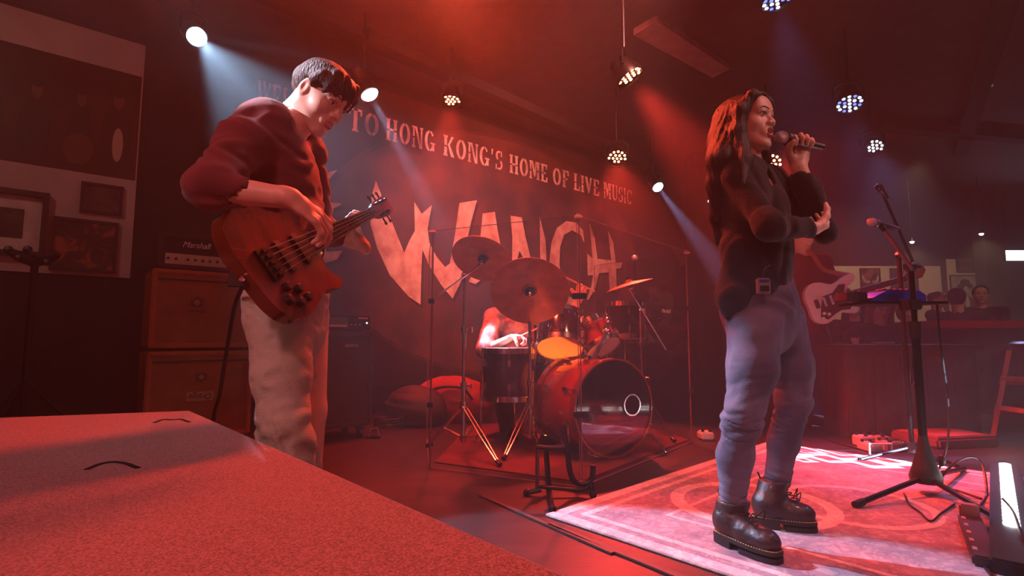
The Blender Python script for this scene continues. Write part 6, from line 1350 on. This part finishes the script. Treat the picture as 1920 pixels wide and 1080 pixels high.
# ------------------------------------------------------------------ generic clothed person
def figure(lab, J, mats, hair=None, feet=True, h=.011, face_f=(0, -1, 0), group=None, sc=1.0, hr=None, legr=1.0):
    """J: joint dictionary; mats: shirt, trousers"""
    HC = J['head']; HR = basis(face_f, (0, 0, 1)); nb = J['neck']
    lo, hi = bounds([v for v in J.values() if isinstance(v, Vector)], .14); B_ = SDF(lo, hi, h + .004)
    B_.cap(HC - UP * .04, nb, .05, .055).chain([nb - UP * .05, J['chest'], J['hip']], [.06, .11, .11], .04)
    for s in 'ab':
        if s + 'S' in J: B_.chain([J[s + 'S'], J[s + 'E'], J[s + 'W']], [.045, .038, .026])
        if s + 'K' in J: B_.chain([J[s + 'H'], J[s + 'K'], J[s + 'A']], [.08, .052, .038])
    hf = head_field(HC, HR, sc, 0, h=.006, neck=nb); parts = [B_, hf]
    for s in 'ab':
        if s + 'hand' in J: hd_, n_, t_, c_ = J[s + 'hand']; parts.append(hand_field(J[s + 'W'], hd_, n_, t_, c_, h=.0045, rad=.16))
    o = link_mesh('person', mesh_np('person', [p.mesh() for p in parts]), skin, None, True, loc=(J['hip'].x, J['hip'].y, 0)); tag(o, lab, 'person', group); face_features(o, HC, HR, sc, 0, True, True, F=hf)
    lo, hi = bounds([v for k, v in J.items() if isinstance(v, Vector) and k[-1] not in 'KA'], .16); F = SDF(lo, hi, h)
    F.chain([nb - UP * .07, J['chest'], (J['chest'] + J['hip']) / 2, J['hip']], [.085, .135, .13, .135], .05)
    for s in 'ab':
        if s + 'S' in J:
            F.chain([nb - UP * .05, J[s + 'S']], [.07, .068], .03); e = J[s + 'W'] if not J.get('short') else J[s + 'E']
            F.chain([J[s + 'S'], J[s + 'E'], J[s + 'E'] + (J[s + 'W'] - J[s + 'E']) * .85] if not J.get('short') else [J[s + 'S'], e], [.068, .055, .042] if not J.get('short') else [.075, .082], .03)
    F.cap(nb, HC - UP * .05, .062, .062, .008, sub=True); F.wrinkle(.005, 30, (.6, 0, .8), 4); F.half(J['hip'] - UP * .06, (0, 0, -1))
    sdf_obj('shirt', F, mats[0], o)
    if 'aK' in J:
        lo, hi = bounds([J['hip'], J['aA'], J['bA'], J['aK'], J['bK']], .17); F = SDF(lo, hi, h)
        F.cap(J['hip'] + UP * .02, J['hip'] - UP * .03, .13, .13, .03)
        for s in 'ab': F.chain([J[s + 'H'], J[s + 'K'], J[s + 'A']], [.10 * legr, .075 * legr, .06 * legr], .03)
        F.wrinkle(.005, 34, (.4, 0, 1), 6); sdf_obj('trousers', F, mats[1], o)
        if feet:
            for s in 'ab': shoe(o, (J[s + 'A'].x, J[s + 'A'].y), J.get('fd', (0, -1)), shoe_m, zb=max(0, J[s + 'A'].z - .09))
    lo, hi = bounds([HC], .2 if hair != 'long' else .3); F = SDF(lo, hi, .007); F.setT(HC, HR, sc); F.ell((0, -.02, .045), (.086, .102, .082), k=.02); F.ell((0, -.055, -.0), (.078, .06, .09), k=.03)
    if hair == 'long':
        for s in (-1, 1): F.chain([(s * .05, .04, .10), (s * .088, .0, .0), (s * .09, -.01, -.14), (s * .085, .01, -.24)], [.03, .035, .035, .02], .03)
        F.cap((0, -.07, -.05), (0, -.09, -.22), .07, .05, .03)
    if hair == 'cap': F.ell((0, .11, .055), (.06, .05, .012), k=.01)
    F.ell((0, .082, -.035), (.06, .05, .085), k=.01, sub=True); F.ell((0, .02, -.12), (.1, .13, .075), k=.01, sub=True) if hair != 'long' else None
    sdf_obj('hair' if hair != 'cap' else 'hat', F, hr or hair_blk, o); return o
# second guitarist
Y2 = 4.45
J = dict(head=at(1508, 432, Y2), neck=at(1506, 478, Y2 + .03), chest=at(1510, 525, Y2 + .03), hip=at(1516, 620, Y2 + .05),
  aS=at(1478, 492, Y2), aE=at(1476, 560, Y2 - .02), aW=at(1533, 558, Y2 - .22), bS=at(1543, 492, Y2 + .05), bE=at(1572, 556, Y2 + .02), bW=at(1592, 568, Y2 - .12),
  aH=at(1500, 630, Y2 + .04), aK=at(1512, 710, Y2 - .02), aA=at(1508, 792, Y2 + .05), bH=at(1532, 630, Y2 + .06), bK=at(1545, 712, Y2 - .02), bA=at(1535, 785, Y2 + .18), fd=(.9, -.4),
  ahand=((.8, 0, -.3), (.1, .9, -.2), (0, .1, 1), (.5, .9, .6)), bhand=((.1, -.3, 1), (-.6, .4, 0), (.3, -.5, 0), (.7, 1.1, .8)))
g2 = figure('man playing the white electric guitar behind the singer', J, (mat('dark_red_shirt', (84, 34, 38), .85, vary=.1), mat('navy_jeans', (46, 56, 92), .85, bump=.3, bscale=150)), 'short', face_f=(.35, -.9, -.2), hr=mat('auburn_hair', (120, 52, 34), .5, bump=.6))
# his guitar
G0 = at(1546, 566, Y2 - .24); GN = at(1697, 522, Y2 - .26); gn = (GN - G0).normalized(); gf = Vector((.05, -1, .05)); gf = (gf - gn * gf.dot(gn)).normalized(); gw = gf.cross(gn)   # across
gw = gn.cross(gf) if gn.cross(gf).z < 0 else -gn.cross(gf)
el = thing('electric_guitar', 'white electric guitar with dark pickguard played by the man behind the singer', 'guitar', G0); NLg = (GN - G0).length
def GP(n, w, f=0.0): return G0 + gn * n + gw * w + gf * f
Rg = Matrix((gn, gw, gf)).transposed()
def pg_(poly, z0, th, nm, m):
    mb = MB(); q_ = gn.cross(gw); Rr = Matrix((gn, gw, q_)).transposed(); th_ = th if q_.dot(gf) > 0 else -th
    mb.prism(poly, th_, G0 + gf * z0, Rr); return mb.build(nm, m, el)
ol = [(-.13, .02), (-.13, .10), (-.09, .155), (-.02, .165), (.05, .135), (.10, .118), (.15, .135), (.20, .150), (.235, .135), (.225, .10), (.185, .07), (.175, .03), (.175, -.03), (.21, -.06), (.27, -.09), (.30, -.13), (.275, -.155), (.22, -.150), (.15, -.125), (.09, -.12), (.02, -.155), (-.05, -.165), (-.11, -.13), (-.135, -.06)]
so = [(p.x, p.y) for p in spline([Vector((a, b, 0)) for a, b in ol + [ol[0]]], 3)][:-1]
b_ = pg_(so, -.04, .04, 'body', mat('white_guitar_finish', (226, 200, 196), .25, coat=.5, vary=.02)); md_ = b_.modifiers.new('r', 'BEVEL'); md_.width = .007; md_.segments = 2; md_.limit_method = 'ANGLE'
pgd = [(-.04, .03), (-.07, .11), (-.02, .14), (.05, .112), (.10, .098), (.17, .11), (.19, .09), (.16, .03), (.17, -.03), (.20, -.09), (.15, -.10), (.08, -.05), (-.0, -.045)]
pg_(pgd, .001, .003, 'pickguard', mat('dark_pickguard', (40, 22, 24), .3))
for x in (.0, .055, .11): mb = MB(); mb.box(GP(x, 0, .008), (.018, .075, .008), Rg, .003); mb.build('pickup', white_plastic, el)
for x, y in ((-.04, .085), (-.005, .10), (-.06, .12)): mb = MB(); mb.cyl(GP(x, y, .002), GP(x, y, .018), .012); mb.build('knob', white_plastic, el)
mb = MB(); mb.box(GP(-.065, 0, .006), (.035, .07, .01), Rg, .002); mb.build('bridge', chrome, el)
pg_([(.13, -.028), (NLg, -.021), (NLg, .021), (.13, .028)], -.018, .024, 'neck', mat('maple_neck2', (150, 90, 60), .4)); pg_([(.13, -.027), (NLg, -.021), (NLg, .021), (.13, .027)], .006, .004, 'fretboard', dark_ros)
pg_([(NLg, -.021), (NLg + .03, -.045), (NLg + .17, -.055), (NLg + .18, -.02), (NLg + .13, .03), (NLg + .03, .03), (NLg, .021)], -.014, .014, 'headstock', mat('maple_neck2', (150, 90, 60), .4))
for i in range(6): mb = MB(); mb.cyl(GP(NLg + .03 + i * .024, -.05, -.006), GP(NLg + .03 + i * .024, -.07, -.006), .005, n=6); mb.build('tuning_peg', chrome, el)
for i in range(6): mb = MB(); t_ = -1 + i * .4; mb.tube([GP(-.06, t_ * .024, .014), GP(NLg + .02, t_ * .017, .012)], .0009, 4); mb.build('string', chrome, el)
mb = MB(); P = spline([GP(.28, -.14, -.02), at(1545, 505, Y2 - .12), at(1520, 474, Y2 - .06), at(1500, 480, Y2 + .12)], 6)
mb.tube(P, .019, 8)
mb.build('strap', mat('tan_strap', (150, 90, 70), .7), el)
# drummer
Yd = 4.42
J = dict(head=at(1005, 530, Yd - .12), neck=at(985, 572, Yd - .05), chest=at(968, 612, Yd - .03), hip=at(972, 682, Yd + .04),
  aS=at(925, 594, Yd - .05), aE=at(912, 655, Yd - .28), aW=at(960, 632, Yd - .42), bS=at(1010, 590, Yd - .08), bE=at(1050, 622, Yd - .22), bW=at(1085, 562, Yd - .35),
  aH=at(955, 690, Yd - .02), aK=at(940, 712, Yd - .42), aA=at(950, 800, Yd - .40), bH=at(992, 690, Yd), bK=at(1018, 706, Yd - .40), bA=at(1020, 790, Yd - .45), short=True, fd=(.3, -1),
  ahand=((.8, -.3, .0), (.0, -.2, -1), (.3, -1, 0), (.7, 1.2, .8)), bhand=((.3, -.3, 1), (-.3, -.9, -.1), (-1, .2, 0), (.7, 1.2, .8)))
figure('drummer in a pale printed t-shirt hidden behind the cymbals', J, (mat('pale_tshirt', (226, 186, 160), .8, vary=.25, vscale=12, rgb2=(130, 80, 70)), mat('black_trousers', (26, 22, 26), .85)), 'short', face_f=(.5, -.85, -.1))
for (a, b, lab) in ((J['aW'], at(1040, 600, 3.9), 'wooden drumstick in the right hand of the drummer'), (J['bW'] + Vector((.02, -.03, .08)), at(1060, 520, 3.95), 'wooden drumstick raised in the left hand of the drummer')):
    a = Vector(a) + Vector((.05, -.03, .0)); b = a + (b - a).normalized() * .36; mb = MB(); mb.tube([a - (b - a) * .15, a + (b - a) * .8, b], [.007, .007, .0035], 8); mb.ball(b, .005, 8); tag(mb.build('drumstick', mat('hickory', (206, 160, 110), .5), None, loc=a), lab, 'drumstick')

# ------------------------------------------------------------------ people at the tables and bar
def seated(px, py, Y, lab, shirt, hair='short', f=(-.4, -.9, 0), hr=None, turn=0, dark=False, stand=False):
    H = at(px, py, Y); fx = Vector((f[0], f[1], 0)).normalized(); rt = fx.cross(UP); z = H.z; nb = Vector((H.x, H.y, z - .16)) - fx * .02; ch = nb - UP * .2; hp = Vector((nb.x, nb.y, z - .72)) - fx * .02
    J = dict(head=H, neck=nb, chest=ch, hip=hp)
    for s, k in (('a', 1), ('b', -1)):
        J[s + 'S'] = nb + rt * .19 * k - UP * .06; J[s + 'E'] = J[s + 'S'] - UP * .26 + rt * .05 * k + fx * .06; J[s + 'W'] = J[s + 'E'] + fx * .20 - rt * .12 * k + UP * .03
        J[s + 'H'] = hp + rt * .09 * k
        if stand: J[s + 'K'] = hp + rt * .1 * k - UP * .42; J[s + 'A'] = hp + rt * .1 * k - UP * (hp.z - .09)
        else: J[s + 'K'] = hp + rt * .12 * k + fx * .4 + UP * -.0; J[s + 'A'] = hp + rt * .12 * k + fx * .4 - UP * (hp.z - .09)
        J[s + 'hand'] = (fx - rt * .5 * k, -UP, fx + UP * .2, (.3, .4, .3))
    J['fd'] = (fx.x, fx.y)
    o = figure(lab, J, (shirt, mat('crowd_trousers', (34, 28, 32), .85)), hair, h=.016, face_f=f, hr=hr)
    if not stand:
        s_ = thing('round_stool', 'low round stool under the ' + lab.split(' ', 1)[0] + ' ' + ' '.join(lab.split(' ')[1:9]), 'stool', (hp.x, hp.y, 0)); zz = hp.z - .13
        mb = MB(); mb.lathe([(0, zz - .05), (.16, zz - .05), (.17, zz - .03), (.16, zz), (0, zz)], (hp.x, hp.y, 0), UP, 20); mb.build('seat', black_tolex, s_)
        for a in range(4): d = Vector((math.cos(a * PI / 2 + .7), math.sin(a * PI / 2 + .7), 0)); mb = MB(); mb.tube([Vector((hp.x, hp.y, zz - .04)) + d * .1, Vector((hp.x, hp.y, .0)) + d * .2], .012); mb.build('leg', black_metal, s_)
    return o
seated(1601, 574, 6.0, 'dark haired guest in black at left end of the low counter', mat('guest_black', (30, 22, 26), .8), 'long', (-.5, -.8, -.1))
seated(1651, 578, 5.2, 'long blond haired guest leaning over the low counter in a black jacket', mat('guest_black2', (34, 26, 28), .8), 'long', (-.2, -.9, -.3), hr=mat('blond_hair', (150, 108, 72), .5, bump=.6))
seated(1702, 588, 6.3, 'guest with brown hair beside the microphone stand pole', mat('guest_brown', (70, 46, 38), .8), 'short', (.3, -.9, 0), hr=mat('brown_hair2', (92, 62, 42), .5))
seated(1758, 562, 7.6, 'guest with a pale cap left of the hat portrait', mat('guest_maroon', (54, 34, 36), .8), 'cap', (.5, -.8, 0), hr=mat('grey_cap', (120, 104, 92), .7))
seated(1795, 560, 6.15, 'dark haired guest seated before the hat portrait', mat('guest_navy', (32, 28, 36), .8), 'short', (.6, .6, 0))
seated(1839, 553, 6.75, 'bald guest in dark jacket and grey shirt at the bar', mat('guest_jacket', (40, 32, 34), .8), 'short', (-.6, -.8, 0), hr=mat('cropped_hair', (50, 34, 30), .7))
